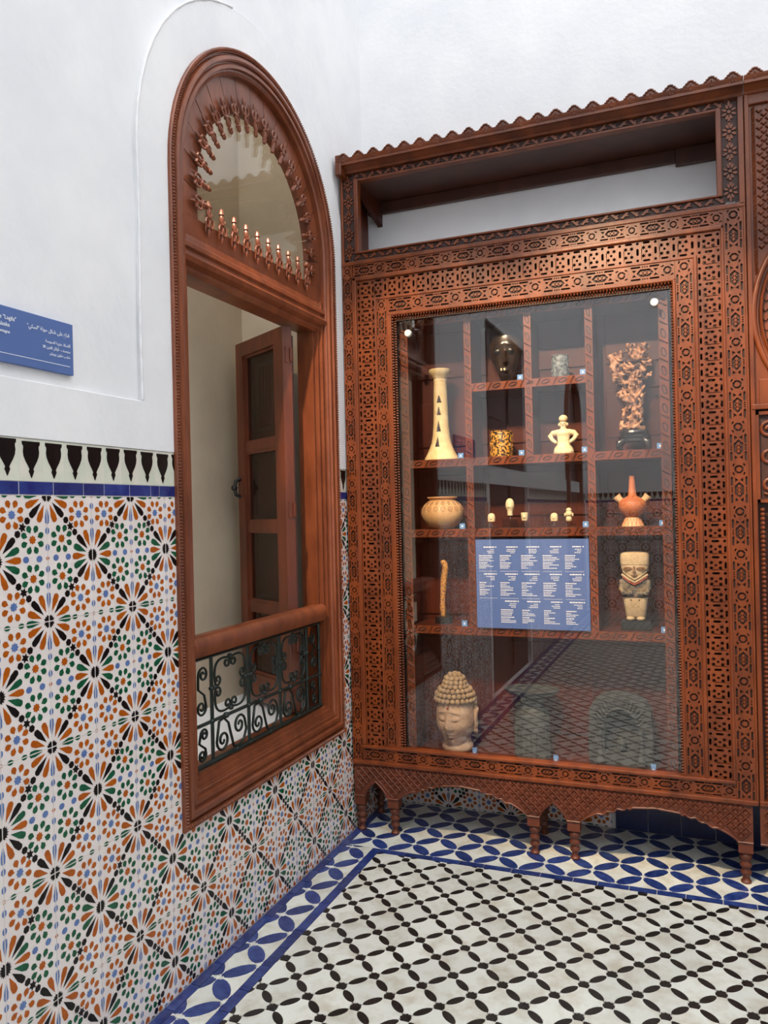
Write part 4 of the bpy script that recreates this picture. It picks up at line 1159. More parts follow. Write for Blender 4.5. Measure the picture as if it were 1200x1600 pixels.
# carved tympanum inside the arch
b = MB(); b.plate(horse(AR - 0.012), [], -0.034, -0.026, CB); b.build('tympanum', CW, bay)
d = MB()
rr = random.Random(3)
for ring, (r_, cnt) in enumerate(((0.375, 44), (0.335, 30), (0.28, 24), (0.22, 18), (0.15, 12), (0.07, 6))):
    for k in range(cnt):
        a = -0.55 + (PI + 1.1) * (k + 0.5) / cnt; c = (BC + r_ * math.cos(a), AZ + r_ * math.sin(a))
        if c[1] < 1.88: continue
        if ring == 0: d.plate(ori(ngon(0, 0, 0.014, 4), c, a), [], -0.026, -0.018, CB)
        elif ring % 2: d.plate(ori(star(0, 0, 0.026, 0.011, 6), c, a), [], -0.026, -0.016, CB)
        else:
            pts = spiral(c, 0.004, 0.022, a, 1.3 * (1 if k % 2 else -1), 12); d.tube([CB(p[0], p[1], -0.020) for p in pts], 0.0055, 5)
d.build('arabesque_carving', CW, bay)
# imposts, scroll panels, columns
for s in (-1, 1):
    xa, xb = sorted((BC + s * (AR + 0.016), BC + s * (AR * math.cos(0.62) - 0.03)))
    bar(xa, xb, 1.752, 1.772, -0.03, 0.012, 'impost', CW, bay, 0.003)
    xa2, xb2 = sorted((BC + s * (AR - 0.01), BC + s * (AR - 0.12)))
    bar(xa2, xb2, 1.772, 1.865, -0.034, -0.004, 'impost_block', CW, bay, 0.003)
    p0, p1 = sorted((BC + s * (AR + 0.006), BC + s * (AR - 0.150)))
    bar(p0, p1, 1.412, 1.745, -0.034, -0.012, 'panel_ground', 'dark_wood', bay)
    fr = MB()
    for a0, a1, c0, c1 in ((p0, p0 + 0.012, 1.412, 1.745), (p1 - 0.012, p1, 1.412, 1.745), (p0, p1, 1.412, 1.424), (p0, p1, 1.733, 1.745)): fr.box((a0, c0, -0.012), (a1, c1, 0.006), 0, CB)
    fr.build('panel_frame', CW, bay)
    d = MB()
    for k in range(3):
        cz = 1.475 + k * 0.102
        for t in (-1, 1):
            c = ((p0 + p1) / 2 + t * 0.034, cz)
            d.tube([CB(q_[0], q_[1], -0.006) for q_ in spiral(c, 0.007, 0.034, PI / 2 + t * 0.6 + k, t * 1.5, 22)], [0.008 - 0.003 * i / 22 for i in range(23)], 6)
            d.plate(ori(lens_poly(0.05, 0.009, 5), (c[0] - t * 0.02, cz + 0.048), t * 0.7), [], -0.012, -0.003, CB)
    d.build('scroll_carving', CW, bay)
    bar(p0, p1, 0.32, 1.408, -0.034, -0.030, 'panel_ground', 'dark_wood', bay)
    xe = BC + s * (AR - 0.012)
    b = MB(); z_ = 0.33
    while z_ < 1.39: b.ball(CB(xe, z_, -0.004), (0.009, 0.009, 0.0075), 7, 5); z_ += 0.0165
    b.build('bead_moulding', CW, bay)
    bar(*sorted((xe - s * 0.022, xe - s * 0.045)), 1.05, 1.39, -0.03, -0.010, 'carved_jamb', CW, bay, 0.003)
    cxn = BC + s * (AR - 0.085)
    b = MB(); b.lathe([(0.040, 0.32), (0.040, 0.36), (0.026, 0.37), (0.030, 0.40), (0.022, 0.42), (0.024, 0.90), (0.022, 1.05), (0.032, 1.07), (0.024, 1.085), (0.036, 1.11), (0.040, 1.14), (0.040, 1.17)], n=16, M=lambda p, q_, r: CB(cxn + p, r, -0.01 + q_ * 0.6))
    b.build('column', 'inner_wood', bay, smooth=40)
bar(BX0, BX1, 0.300, 0.320, -0.03, 0.010, 'moulding', CW, bay, 0.003)
LEGB = [1.745, 2.36, 2.478]
make_apron([1.6605, 1.745, 2.33, 2.47], bay)
for x in LEGB: put(LEG, 'leg', (x, YF + 0.026, 0.001), bay)
for x in (1.75, 2.45): put(LEG, 'leg', (x, 3.425, 0.001), bay)

# ================================================================== THE EXHIBITS
OY = 3.335
def remesh_obj(mb, name, m_, parent=None, origin=None, voxel=0.004, disp=0.0, dscale=0.02, smooth_it=2):
    o = mb.build(name, m_, parent, origin, fix=True)
    r = o.modifiers.new('fuse', 'REMESH'); r.mode = 'VOXEL'; r.voxel_size = voxel; r.use_smooth_shade = True
    if smooth_it:
        sm = o.modifiers.new('soften', 'SMOOTH'); sm.iterations = smooth_it; sm.factor = 0.5
    if disp:
        t = bpy.data.textures.new(name + '_relief', 'CLOUDS'); t.noise_scale = dscale; t.noise_depth = 2
        d_ = o.modifiers.new('relief', 'DISPLACE'); d_.texture = t; d_.strength = disp; d_.mid_level = 0.5; d_.texture_coords = 'LOCAL'
    return o
def smoothstep(a, b_, x):
    t = min(1, max(0, (x - a) / (b_ - a))); return t * t * (3 - 2 * t)
def gauss(x, s): return math.exp(-(x / s) ** 2)
def face_mesh(mb, c, hw, hd, h, yaw=0.0, nu=72, nv=72, nose=1.0, lids=1.0, mouth=1.0, prof=None, mi=0, tilt=0.0):
    """head with modelled face; c = centre of chin level; front looks to -y turned by yaw"""
    prof = prof or (lambda v: math.sqrt(max(0.0, 1 - ((v - 0.55) / 0.56) ** 2)) if v > 0.55 else (0.42 + 0.58 * smoothstep(-0.06, 0.5, v)))
    vs = []; fs = []
    for j in range(nv + 1):
        v = j / nv; r = max(0.02, prof(v))
        for i in range(nu):
            a = 2 * PI * i / nu - PI           # 0 = front
            f = 0.0
            if abs(a) < 1.3:
                x = a
                f += nose * 0.20 * gauss(x, 0.085 + 0.09 * smoothstep(0.55, 0.36, v)) * smoothstep(0.62, 0.37, v) * smoothstep(0.315, 0.345, v)
                f += 0.055 * gauss(abs(x) - 0.36, 0.30) * gauss(v - 0.605 - 0.03 * math.cos(x * 3.2), 0.022) # brow
                f -= 0.075 * gauss(abs(x) - 0.33, 0.20) * gauss(v - 0.535, 0.045)              # socket
                f += lids * 0.075 * gauss(abs(x) - 0.36, 0.16) * gauss(v - 0.515, 0.035)       # lid
                f -= lids * 0.05 * gauss(abs(x) - 0.36, 0.16) * gauss(v - 0.478 + 0.02 * math.cos((abs(x) - 0.36) * 8), 0.009)
                f += 0.045 * gauss(abs(x) - 0.52, 0.25) * gauss(v - 0.37, 0.09)                # cheek
                f += mouth * 0.070 * gauss(x, 0.17) * gauss(v - 0.252, 0.016) + mouth * 0.075 * gauss(x, 0.15) * gauss(v - 0.207, 0.018)
                f -= mouth * 0.045 * gauss(x, 0.19) * gauss(v - 0.229, 0.008) + 0.03 * gauss(x, 0.22) * gauss(v - 0.165, 0.018)
                f += 0.060 * gauss(x, 0.25) * gauss(v - 0.10, 0.05)                            # chin
            rr = r + f * min(1.0, r * 1.4)
            sa, ca = math.sin(a), math.cos(a)
            x_, y_ = hw * rr * sa, -hd * rr * ca
            z_ = h * v
            y_, z_ = y_ * math.cos(tilt) - (z_ - h / 2) * math.sin(tilt) , (z_ - h / 2) * math.cos(tilt) + y_ * math.sin(tilt) + h / 2
            x2, y2 = x_ * math.cos(yaw) - y_ * math.sin(yaw), x_ * math.sin(yaw) + y_ * math.cos(yaw)
            vs.append((c[0] + x2, c[1] + y2, c[2] + z_))
    for j in range(nv):
        for i in range(nu):
            i2 = (i + 1) % nu; fs.append((j * nu + i, j * nu + i2, (j + 1) * nu + i2, (j + 1) * nu + i))
    fs.append(tuple(reversed(range(nu)))); fs.append(tuple(nv * nu + i for i in range(nu)))
    mb.add(vs, fs, mi)

# ---- tall cream clay stand with pierced triangles
X0 = 0.402
t = thing('clay_stand', (X0, OY, S2), 'tall cream clay stand with flared foot and pierced triangles', 'vase')
prof = [(0.0765, 0.0), (0.074, 0.010), (0.063, 0.030), (0.054, 0.050), (0.0445, 0.075), (0.0395, 0.100), (0.0345, 0.150), (0.0322, 0.20), (0.0310, 0.25), (0.0300, 0.30), (0.0285, 0.335), (0.0275, 0.350)]
def prof_r(z_):
    for (r0, z0_), (r1, z1_) in zip(prof[:-1], prof[1:]):
        if z0_ <= z_ <= z1_: return r0 + (r1 - r0) * (z_ - z0_) / (z1_ - z0_)
    return prof[-1][0]
b = MB(); nu, nv = 96, 110; Hh = 0.350; vs = []
for j in range(nv + 1):
    for i in range(nu):
        a = 2 * PI * i / nu; z_ = Hh * j / nv; r_ = prof_r(z_) * (1 + 0.012 * math.sin(3 * a + 8 * z_)); vs.append((X0 + r_ * math.sin(a), OY - r_ * math.cos(a), S2 + z_))
def in_tri(a, z_):
    for row, (zb_, zt_) in enumerate(((0.058, 0.102), (0.125, 0.172), (0.196, 0.232), (0.252, 0.285))):
        for k in range(3):
            ac = k * 2 * PI / 3 + (-0.12, -0.05, 0.0, 0.06)[row]
            da = (a - ac + PI) % (2 * PI) - PI
            if zb_ < z_ < zt_ and abs(da) * prof_r(z_) < 0.0110 * (zt_ - z_) / (zt_ - zb_) + 0.001: return True
    return False
fs = []
for j in range(nv):
    for i in range(nu):
        if in_tri(2 * PI * (i + 0.5) / nu, Hh * (j + 0.5) / nv): continue
        i2 = (i + 1) % nu; fs.append((j * nu + i, j * nu + i2, (j + 1) * nu + i2, (j + 1) * nu + i))
b.add(vs, fs); o = b.build('body', 'cream_clay', t, smooth=60)
sd = o.modifiers.new('wall', 'SOLIDIFY'); sd.thickness = 0.006; sd.offset = -1
b = MB(); b.lathe([(0.0275, 0.347), (0.0300, 0.353), (0.0275, 0.358), (0.031, 0.364), (0.041, 0.378), (0.049, 0.390), (0.0495, 0.398), (0.044, 0.402), (0.034, 0.394), (0.026, 0.375), (0.018, 0.362)], (X0, OY, S2), 40)
b.build('rim', 'cream_clay', t, smooth=50)
# ---- dark mask hung in the top compartment
X0, ZM = 0.690, S1
t = thing('dark_mask', (X0, 3.40, ZM), 'glossy black wooden mask with hollow eyes in the top compartment', 'mask')
b = MB()
pm = lambda v: (0.30 + 0.70 * smoothstep(-0.05, 0.62, v)) if v < 0.66 else math.sqrt(max(0.0, 1 - ((v - 0.66) / 0.40) ** 2))
face_mesh(b, (X0, 3.400, ZM + 0.002), 0.078, 0.075, 0.268, 0.1, 72, 72, 1.3, 0.4, 1.6, pm)
b.build('face', 'bronze_face', t, smooth=70)
b = MB()
for s in (-1, 1): b.ball((X0 + s * 0.027, 3.336, ZM + 0.142), (0.019, 0.010, 0.015), 14, 8)
b.build('eye_hollow', 'black_stone', t, smooth=60)
b = MB(); b.ball((X0 + 0.002, 3.331, ZM + 0.060), (0.024, 0.014, 0.013), 16, 8); b.build('mouth', 'black_lacquer', t, smooth=60)
for s in (-1, 1): b = MB(); b.box((X0 + s * 0.007 - 0.003, 3.314, ZM + 0.056), (X0 + s * 0.007 + 0.003, 3.319, ZM + 0.066)); b.build('tooth', 'ivory', t)
b = MB()
for k in range(-3, 4): b.tube([(X0 + k * 0.019, 3.350 + abs(k) * 0.007, ZM + 0.185), (X0 + k * 0.017, 3.352 + abs(k) * 0.006, ZM + 0.225), (X0 + k * 0.012, 3.375, ZM + 0.262)], 0.006, 6)
b.build('hair_ridge', 'black_lacquer', t, smooth=60)
# ---- carved cups
def cup(x, zb_, r, h, m_, name, label):
    t = thing(name, (x, OY, zb_), label, 'cup')
    b = MB(); b.lathe([(r * 0.94, 0), (r, 0.003), (r, h - 0.003), (r * 0.97, h), (r * 0.86, h), (r * 0.84, h * 0.3), (r * 0.3, h * 0.28)], (x, OY, zb_), 40); b.build('body', m_, t, smooth=40)
    rr = random.Random(int(x * 1000)); b = MB()
    for k in range(46):
        a = rr.uniform(0, 2 * PI); z_ = zb_ + rr.uniform(0.012, h - 0.012); tw = rr.choice((-1, 1)); pts = []
        for q in range(7): pts.append((x + (r + 0.0005) * math.cos(a + tw * 0.07 * q), OY + (r + 0.0005) * math.sin(a + tw * 0.07 * q), min(zb_ + h - 0.004, max(zb_ + 0.004, z_ + 0.008 * math.sin(q * 1.1 + k)))))
        b.tube(pts, 0.0018, 4)
    b.build('relief', m_, t, smooth=60)
    for z_ in (0.002, h - 0.003): b = MB(); b.tube([(x + r * math.cos(2 * PI * k / 32), OY + r * math.sin(2 * PI * k / 32), zb_ + z_) for k in range(33)], 0.0022, 5); b.build('rim', m_, t, smooth=60)
cup(0.672, S2, 0.047, 0.112, 'gilt', 'carved_cup', 'gilded cylindrical cup with black openwork scrolls')
cup(0.928, S1, 0.034, 0.100, 'pewter', 'carved_cup', 'small dark grey carved cylindrical cup on the upper short shelf')
# ---- cream figurine with hands on hips
X0, z0 = 0.935, S2
fg = thing('clay_figurine', (X0, OY, z0), 'cream clay figurine with wide shoulders and hands on hips', 'figurine')
b = MB()
b.lathe([(0.040, 0.0), (0.043, 0.010), (0.038, 0.028), (0.024, 0.052), (0.026, 0.075), (0.032, 0.090), (0.018, 0.105), (0.010, 0.110)], (X0, OY, z0), 20, sy=0.6)
b.ball((X0 - 0.020, OY - 0.005, z0 + 0.012), (0.020, 0.018, 0.014), 12, 8); b.ball((X0 + 0.020, OY - 0.005, z0 + 0.012), (0.020, 0.018, 0.014), 12, 8)
b.tube([(X0, OY, z0 + 0.10), (X0, OY, z0 + 0.13)], [0.013, 0.011], 12)
b.ball((X0, OY - 0.002, z0 + 0.128), (0.015, 0.013, 0.017), 14, 10); b.ball((X0 + 0.001, OY, z0 + 0.150), (0.019, 0.016, 0.016), 14, 10)
for s in (-1, 1):
    b.tube([(X0 + s * 0.018, OY, z0 + 0.094), (X0 + s * 0.044, OY - 0.002, z0 + 0.090), (X0 + s * 0.055, OY - 0.004, z0 + 0.078), (X0 + s * 0.044, OY - 0.012, z0 + 0.062), (X0 + s * 0.026, OY - 0.020, z0 + 0.048)], [0.013, 0.012, 0.011, 0.009, 0.007], 10)
    b.ball((X0 + s * 0.016, OY, z0 + 0.126), (0.006, 0.005, 0.008), 8, 6)
remesh_obj(b, 'body', 'ivory', fg, voxel=0.0024, smooth_it=3)
b = MB()
for s in (-1, 1): b.ball((X0 + s * 0.006, OY - 0.0145, z0 + 0.130), (0.003, 0.002, 0.002), 6, 4)
b.ball((X0, OY - 0.0155, z0 + 0.125), (0.0025, 0.003, 0.004), 6, 4)
b.tube([(X0 - 0.012, OY - 0.012, z0 + 0.140), (X0, OY - 0.017, z0 + 0.141), (X0 + 0.013, OY - 0.012, z0 + 0.140)], 0.0018, 5); b.build('face_detail', 'pot_clay', fg)
# ---- root-like rock on a black footed stand
X0, z0 = 1.215, S2 + 0.086
rk = thing('scholar_rock', (X0, OY, z0), 'tall pinkish-brown gnarled root-like rock on a black stand', 'sculpture')
rr = random.Random(12); b = MB()
outline = [(-0.01, 0.0, 0.040), (0.01, 0.04, 0.030), (-0.005, 0.08, 0.036), (0.005, 0.13, 0.042), (-0.01, 0.17, 0.055), (0.0, 0.21, 0.066), (-0.005, 0.25, 0.078), (0.0, 0.285, 0.074), (0.022, 0.315, 0.05)]
for (dx, dz, w_) in outline:
    for k in range(8):
        x = dx + rr.uniform(-w_, w_) * 0.95; z_ = dz + rr.uniform(-0.02, 0.02); y = rr.uniform(-0.02, 0.02)
        pts = [(X0 + x, OY + y, z0 + max(0.006, z_))]
        for q in range(4):
            x = max(-w_ * 1.1, min(w_ * 1.1, x + rr.uniform(-0.026, 0.026))); z_ += rr.uniform(-0.014, 0.026); y = max(-0.03, min(0.03, y + rr.uniform(-0.016, 0.016)))
            pts.append((X0 + x, OY + y, z0 + min(0.342, max(0.006, z_))))
        r_ = rr.uniform(0.0045, 0.0085); b.tube(pts, [r_, r_ * 1.2, r_, r_ * 1.1, r_ * 0.6], 8)
b.tube([(X0, OY, z0 + 0.004), (X0 + 0.008, OY, z0 + 0.08), (X0 - 0.004, OY, z0 + 0.16), (X0, OY, z0 + 0.25)], [0.026, 0.013, 0.014, 0.012], 8)
b.tube([(X0 - 0.06, OY, z0 + 0.20), (X0 - 0.075, OY - 0.01, z0 + 0.25), (X0 - 0.07, OY, z0 + 0.285), (X0 - 0.09, OY, z0 + 0.31)], [0.016, 0.014, 0.016, 0.010], 8)
b.tube([(X0 + 0.03, OY, z0 + 0.28), (X0 + 0.02, OY, z0 + 0.325), (X0 + 0.045, OY, z0 + 0.342)], [0.018, 0.018, 0.008], 8)
remesh_obj(b, 'rock', 'shaded_root_wood', rk, voxel=0.0026, disp=0.010, dscale=0.010, smooth_it=1)
stn = thing('rock_stand', (X0, OY, S2), 'black carved footed stand under the gnarled rock', 'stand')
b = MB()
b.lathe([(0.052, 0.052), (0.060, 0.055), (0.060, 0.062), (0.050, 0.066), (0.058, 0.074), (0.054, 0.082), (0.030, 0.0855)], (X0, OY, S2), 32, sy=0.72); b.build('top', 'black_lacquer', stn, smooth=40)
b = MB(); b.lathe([(0.046, 0.034), (0.052, 0.040), (0.050, 0.053)], (X0, OY, S2), 32, sy=0.72); b.build('waist', 'black_lacquer', stn, smooth=40)
for sx in (-1, 1):
    for sy in (-1, 1):
        b = MB(); b.tube([(X0 + sx * 0.040, OY + sy * 0.024, S2 + 0.044), (X0 + sx * 0.055, OY + sy * 0.034, S2 + 0.032), (X0 + sx * 0.056, OY + sy * 0.034, S2 + 0.016), (X0 + sx * 0.050, OY + sy * 0.030, S2 + 0.009)], [0.012, 0.013, 0.010, 0.009], 10); b.build('foot', 'black_lacquer', stn, smooth=60)
# ---- round clay pot with painted spirals
X0, z0 = 0.400, S3
pt_ = thing('spiral_pot', (X0, OY, z0), 'round buff clay pot painted with a row of spirals', 'pot')
pp = [(0.040, 0.0), (0.052, 0.004), (0.074, 0.022), (0.090, 0.046), (0.0955, 0.070), (0.092, 0.090), (0.078, 0.110), (0.062, 0.122), (0.056, 0.127), (0.060, 0.133), (0.067, 0.137), (0.066, 0.141), (0.058, 0.141), (0.050, 0.132), (0.058, 0.110)]
b = MB(); b.lathe(pp, (X0, OY, z0), 56); b.build('body', 'pot_clay', pt_, smooth=50)
def pot_r(z_):
    for (r0, a0), (r1, a1) in zip(pp[:-1], pp[1:]):
        if a0 <= z_ <= a1: return r0 + (r1 - r0) * (z_ - a0) / (a1 - a0)
    return 0.05
b = MB()
def onpot(a, z_): r_ = pot_r(z_) + 0.0004; return (X0 + r_ * math.sin(a), OY - r_ * math.cos(a), z0 + z_)
for k in range(9):
    ac = -1.4 + k * 0.35 * 2 * PI / 6.3
    for zc2, rs in ((0.088, 0.013), (0.113, 0.009)):
        b.tube([onpot(ac + p[0] / 0.085, zc2 + p[1]) for p in spiral((0, 0), 0.002, rs, 0, 1.8, 20)], 0.0011, 4)
b.build('painted_spirals', 'pot_line', pt_)
# ---- small heads on clear blocks
def small_head(x, zb_, size, label, kind, base_h, base_w, pin=0.012):
    t = thing('small_clay_head', (x, OY, zb_), label, 'head', 'small heads on clear blocks')
    b = MB(); b.box((x - base_w / 2, OY - 0.016, zb_), (x + base_w / 2, OY + 0.016, zb_ + base_h)); b.build('clear_block', ACRYL, t)
    b = MB(); b.tube([(x, OY, zb_ + base_h - 0.01), (x, OY, zb_ + base_h + pin + 0.006)], 0.0014, 6); b.build('pin', 'steel', t)
    zc2 = zb_ + base_h + pin; b = MB()
    if kind == 'long':
        pr = lambda v: 0.62 + 0.38 * smoothstep(0.0, 0.45, v) if v < 0.6 else math.sqrt(max(0.02, 1 - ((v - 0.55) / 0.46) ** 2))
        b.tube([(x, OY, zc2 - 0.001), (x, OY, zc2 + size * 0.3)], size * 0.16, 10); face_mesh(b, (x, OY, zc2 + size * 0.18), size * 0.26, size * 0.24, size * 0.82, -0.1, 36, 40, 1.3, 1.6, 1.6, pr)
    elif kind == 'hood':
        b.lathe([(size * 0.42, 0), (size * 0.44, size * 0.2), (size * 0.46, size * 0.5), (size * 0.40, size * 0.8), (size * 0.2, size * 0.98), (size * 0.03, size)], (x, OY, zc2), 20, sy=0.8)
        face_mesh(b, (x, OY - size * 0.16, zc2 + size * 0.02), size * 0.26, size * 0.26, size * 0.72, 0.0, 36, 36, 1.4, 1.5, 1.5)
    elif kind == 'flat':
        b.lathe([(size * 0.34, 0), (size * 0.40, size * 0.3), (size * 0.44, size * 0.8), (size * 0.46, size * 0.95), (size * 0.38, size)], (x, OY, zc2), 18, sy=0.8)
        face_mesh(b, (x, OY - size * 0.12, zc2 + size * 0.04), size * 0.30, size * 0.30, size * 0.8, 0.2, 36, 36, 1.4, 1.5, 1.5)
    else:
        b.lathe([(size * 0.16, 0), (size * 0.22, size * 0.10), (size * 0.20, size * 0.30), (size * 0.15, size * 0.36)], (x, OY, zc2), 16)
        face_mesh(b, (x, OY, zc2 + size * 0.30), size * 0.25, size * 0.22, size * 0.48, 0.0, 36, 36, 1.4, 1.5, 1.5)
        b.ball((x, OY, zc2 + size * 0.84), (size * 0.2, size * 0.18, size * 0.16), 14, 8)
        for s in (-1, 1): b.ball((x + s * size * 0.27, OY, zc2 + size * 0.5), (size * 0.07, size * 0.06, size * 0.14), 8, 6)
    b.build('head', 'ivory', t, smooth=60)
small_head(0.620, S3, 0.036, 'small cream clay head in a hood, leftmost on a clear block', 'hood', 0.016, 0.048)
small_head(0.702, S3, 0.072, 'tall elongated cream clay head raised on the thickest clear block', 'long', 0.038, 0.060, 0.016)
small_head(0.764, S3, 0.034, 'tiny flat-topped cream clay head next to the tallest one', 'flat', 0.018, 0.038)
small_head(0.889, S3, 0.034, 'small dome-shaped cream clay head on clear block, right-hand group', 'hood', 0.016, 0.042, 0.010)
small_head(0.950, S3, 0.058, 'cream clay head with headdress and ear ornaments on clear block', 'crown', 0.016, 0.050, 0.006)
# ---- terracotta bottle with two spouts
X0, z0 = 1.204, S3
bt_ = thing('spouted_bottle', (X0, OY, z0), 'orange terracotta bottle with long neck and two side spouts', 'bottle')
b = MB(); b.lathe([(0.018, 0.034), (0.030, 0.040), (0.046, 0.056), (0.054, 0.076), (0.054, 0.092), (0.044, 0.108), (0.026, 0.117), (0.0165, 0.124), (0.0135, 0.150), (0.0105, 0.198), (0.0115, 0.203), (0.008, 0.203), (0.006, 0.15)], (X0, OY, z0), 40); b.build('body', 'terracotta', bt_, smooth=50)
for s in (-1, 1):
    b = MB(); b.tube([(X0 + s * 0.036, OY, z0 + 0.095), (X0 + s * 0.054, OY, z0 + 0.112), (X0 + s * 0.062, OY, z0 + 0.122)], [0.012, 0.015, 0.018], 16); b.build('spout', 'terracotta_pale', bt_, smooth=60)
b = MB(); b.lathe([(0.044, 0.0), (0.043, 0.004), (0.028, 0.034), (0.016, 0.037)], (X0, OY, z0), 40); ft = b.build('foot', 'terracotta_pale', bt_, smooth=40)
b = MB()
for k in range(16):
    a = 2 * PI * k / 16
    for t0, t1 in ((0, 0.5), (0.5, 1)):
        r0, r1 = (0.0435, 0.0285) if t0 == 0 else (0.0285, 0.0435); zz0, zz1 = (0.003, 0.033) if t0 == 0 else (0.033, 0.003)
        b.tube([(X0 + r0 * math.cos(a + t0 * 0.39), OY + r0 * math.sin(a + t0 * 0.39), z0 + zz0), (X0 + r1 * math.cos(a + t1 * 0.39), OY + r1 * math.sin(a + t1 * 0.39), z0 + zz1)], 0.0013, 4)
b.build('zigzag_band', 'terracotta', ft)
# ---- speckled dagger hilt on a black block
X0, z0 = 0.394, S4
kn = thing('dagger_hilt', (X0, OY, z0), 'speckled amber dagger hilt standing upright on a black block', 'dagger')
b = MB(); b.plate(ngon(X0, OY, 0.040, 24, 0, 1, 0.75), [], z0, z0 + 0.028, XYZ, back=True); b.build('block', 'black_stone', kn, smooth=40)
pts = [(X0 - 0.002, 0.026, 0.011), (X0 + 0.000, 0.050, 0.010), (X0 - 0.003, 0.060, 0.015), (X0 - 0.004, 0.085, 0.011), (X0 - 0.001, 0.13, 0.011), (X0 + 0.003, 0.165, 0.015), (X0 + 0.004, 0.20, 0.014), (X0 + 0.012, 0.232, 0.014), (X0 + 0.014, 0.256, 0.015), (X0 + 0.004, 0.272, 0.015), (X0 - 0.008, 0.268, 0.010)]
b = MB(); b.tube([(p[0], OY, z0 + p[1]) for p in pts], [p[2] for p in pts], 14); o = b.build('hilt', 'shell', kn, smooth=70)
ss = o.modifiers.new('round', 'SUBSURF'); ss.levels = 1; ss.render_levels = 2
for s in (-1, 1): MB().tube([(X0 - 0.002 + s * 0.011, OY - 0.006, z0 + 0.028), (X0 - 0.002 + s * 0.013, OY - 0.008, z0 + 0.075), (X0 - 0.001 + s * 0.008, OY - 0.008, z0 + 0.085)], 0.0016, 5).build('wire_mount', 'brass', kn)
# ---- standing stone figure
X0, z0 = 1.208, S4
sf = thing('stone_figure', (X0, OY, z0), 'squat buff stone standing figure with flat cap and folded arms', 'statue')
b = MB(); b.box((X0 - 0.056, OY - 0.034, z0), (X0 + 0.058, OY + 0.036, z0 + 0.036)); o = b.build('plinth', 'black_stone', sf); md = o.modifiers.new('edge', 'BEVEL'); md.width = 0.002
zf = z0 + 0.036
def loft(mb, secs, n=40, p=3.0, mi=0):
    rings = []
    for (z_, hw, hd, yo) in secs:
        ring = []
        for i in range(n):
            a = 2 * PI * i / n; ca, sa = math.cos(a), math.sin(a)
            ring.append((X0 + hw * math.copysign(abs(ca) ** (2 / p), ca), OY + yo + hd * math.copysign(abs(sa) ** (2 / p), sa), z_))
        rings.append(ring)
    mb.sweep(rings, mi=mi)
b = MB(); loft(b, [(zf + 0.016, 0.036, 0.020, 0), (zf + 0.020, 0.039, 0.024, 0), (zf + 0.085, 0.047, 0.027, 0), (zf + 0.095, 0.049, 0.027, 0)]); b.build('skirt', 'buff_stone', sf, smooth=50)
b = MB(); loft(b, [(zf + 0.095, 0.049, 0.029, 0), (zf + 0.102, 0.053, 0.030, 0), (zf + 0.135, 0.057, 0.030, 0), (zf + 0.160, 0.058, 0.029, 0), (zf + 0.172, 0.050, 0.026, 0), (zf + 0.176, 0.036, 0.022, 0)]); b.build('torso', 'grey_paint', sf, smooth=50)
b = MB()
for s in (-1, 1): b.tube([(X0 + s * 0.050, OY - 0.012, zf + 0.165), (X0 + s * 0.054, OY - 0.020, zf + 0.130), (X0 + s * 0.044, OY - 0.030, zf + 0.112), (X0 + s * 0.008, OY - 0.034, zf + 0.112)], [0.010, 0.010, 0.009, 0.007], 10)
b.build('folded_arm', 'grey_paint', sf, smooth=60)
b = MB(); b.tube([(X0 - 0.046, OY - 0.022, zf + 0.178), (X0 - 0.02, OY - 0.034, zf + 0.158), (X0, OY - 0.036, zf + 0.148), (X0 + 0.02, OY - 0.034, zf + 0.158), (X0 + 0.048, OY - 0.022, zf + 0.178)], 0.004, 6); b.build('collar', 'red_paint', sf, smooth=60)
b = MB()
for dz, ww in ((0.0, 0.006), (0.012, 0.0)): b.tube([(X0 - 0.044 - ww, OY - 0.020, zf + 0.188 + dz), (X0 - 0.02, OY - 0.033, zf + 0.168 + dz), (X0, OY - 0.036, zf + 0.157 + dz), (X0 + 0.02, OY - 0.033, zf + 0.168 + dz), (X0 + 0.044 + ww, OY - 0.020, zf + 0.188 + dz)], 0.0045, 6)
b.build('neck_band', 'buff_stone', sf, smooth=60)
for s in (-1, 1):
    b = MB(); b.ball((X0 + s * 0.019, OY - 0.014, zf + 0.010), (0.018, 0.020, 0.010), 14, 8); b.build('foot', 'buff_stone', sf, smooth=60)
for s in (-1, 1): b = MB(); b.ball((X0 + s * 0.016, OY - 0.026, zf + 0.085), (0.0035, 0.003, 0.0035), 8, 6); b.build('tie', 'black_stone', sf)
b = MB(); loft(b, [(zf + 0.168, 0.012, 0.018, -0.006), (zf + 0.178, 0.028, 0.027, -0.006), (zf + 0.192, 0.044, 0.032, -0.005), (zf + 0.215, 0.054, 0.033, -0.004), (zf + 0.232, 0.054, 0.033, -0.003)], p=2.6); hd_ = b.build('head', 'buff_stone', sf, smooth=60)
b = MB(); loft(b, [(zf + 0.228, 0.056, 0.035, -0.003), (zf + 0.240, 0.056, 0.036, -0.003), (zf + 0.268, 0.056, 0.035, 0), (zf + 0.275, 0.050, 0.032, 0), (zf + 0.279, 0.030, 0.020, 0)], p=2.8); b.build('cap', 'buff_stone', sf, smooth=60)
b = MB()
for s in (-1, 1):
    e = [(X0 + s * 0.024 + 0.017 * math.cos(2 * PI * k / 14), OY - 0.0380 + 0.003 * abs(math.cos(2 * PI * k / 14)), zf + 0.211 + 0.0055 * math.sin(2 * PI * k / 14)) for k in range(15)]
    b.tube(e, 0.0022, 5)
    b.tube([(X0 + s * 0.010, OY - 0.0405, zf + 0.211), (X0 + s * 0.038, OY - 0.0365, zf + 0.211)], 0.0014, 4)
b.tube([(X0, OY - 0.0405, zf + 0.222), (X0, OY - 0.0435, zf + 0.204), (X0, OY - 0.0455, zf + 0.197)], [0.003, 0.005, 0.007], 8)
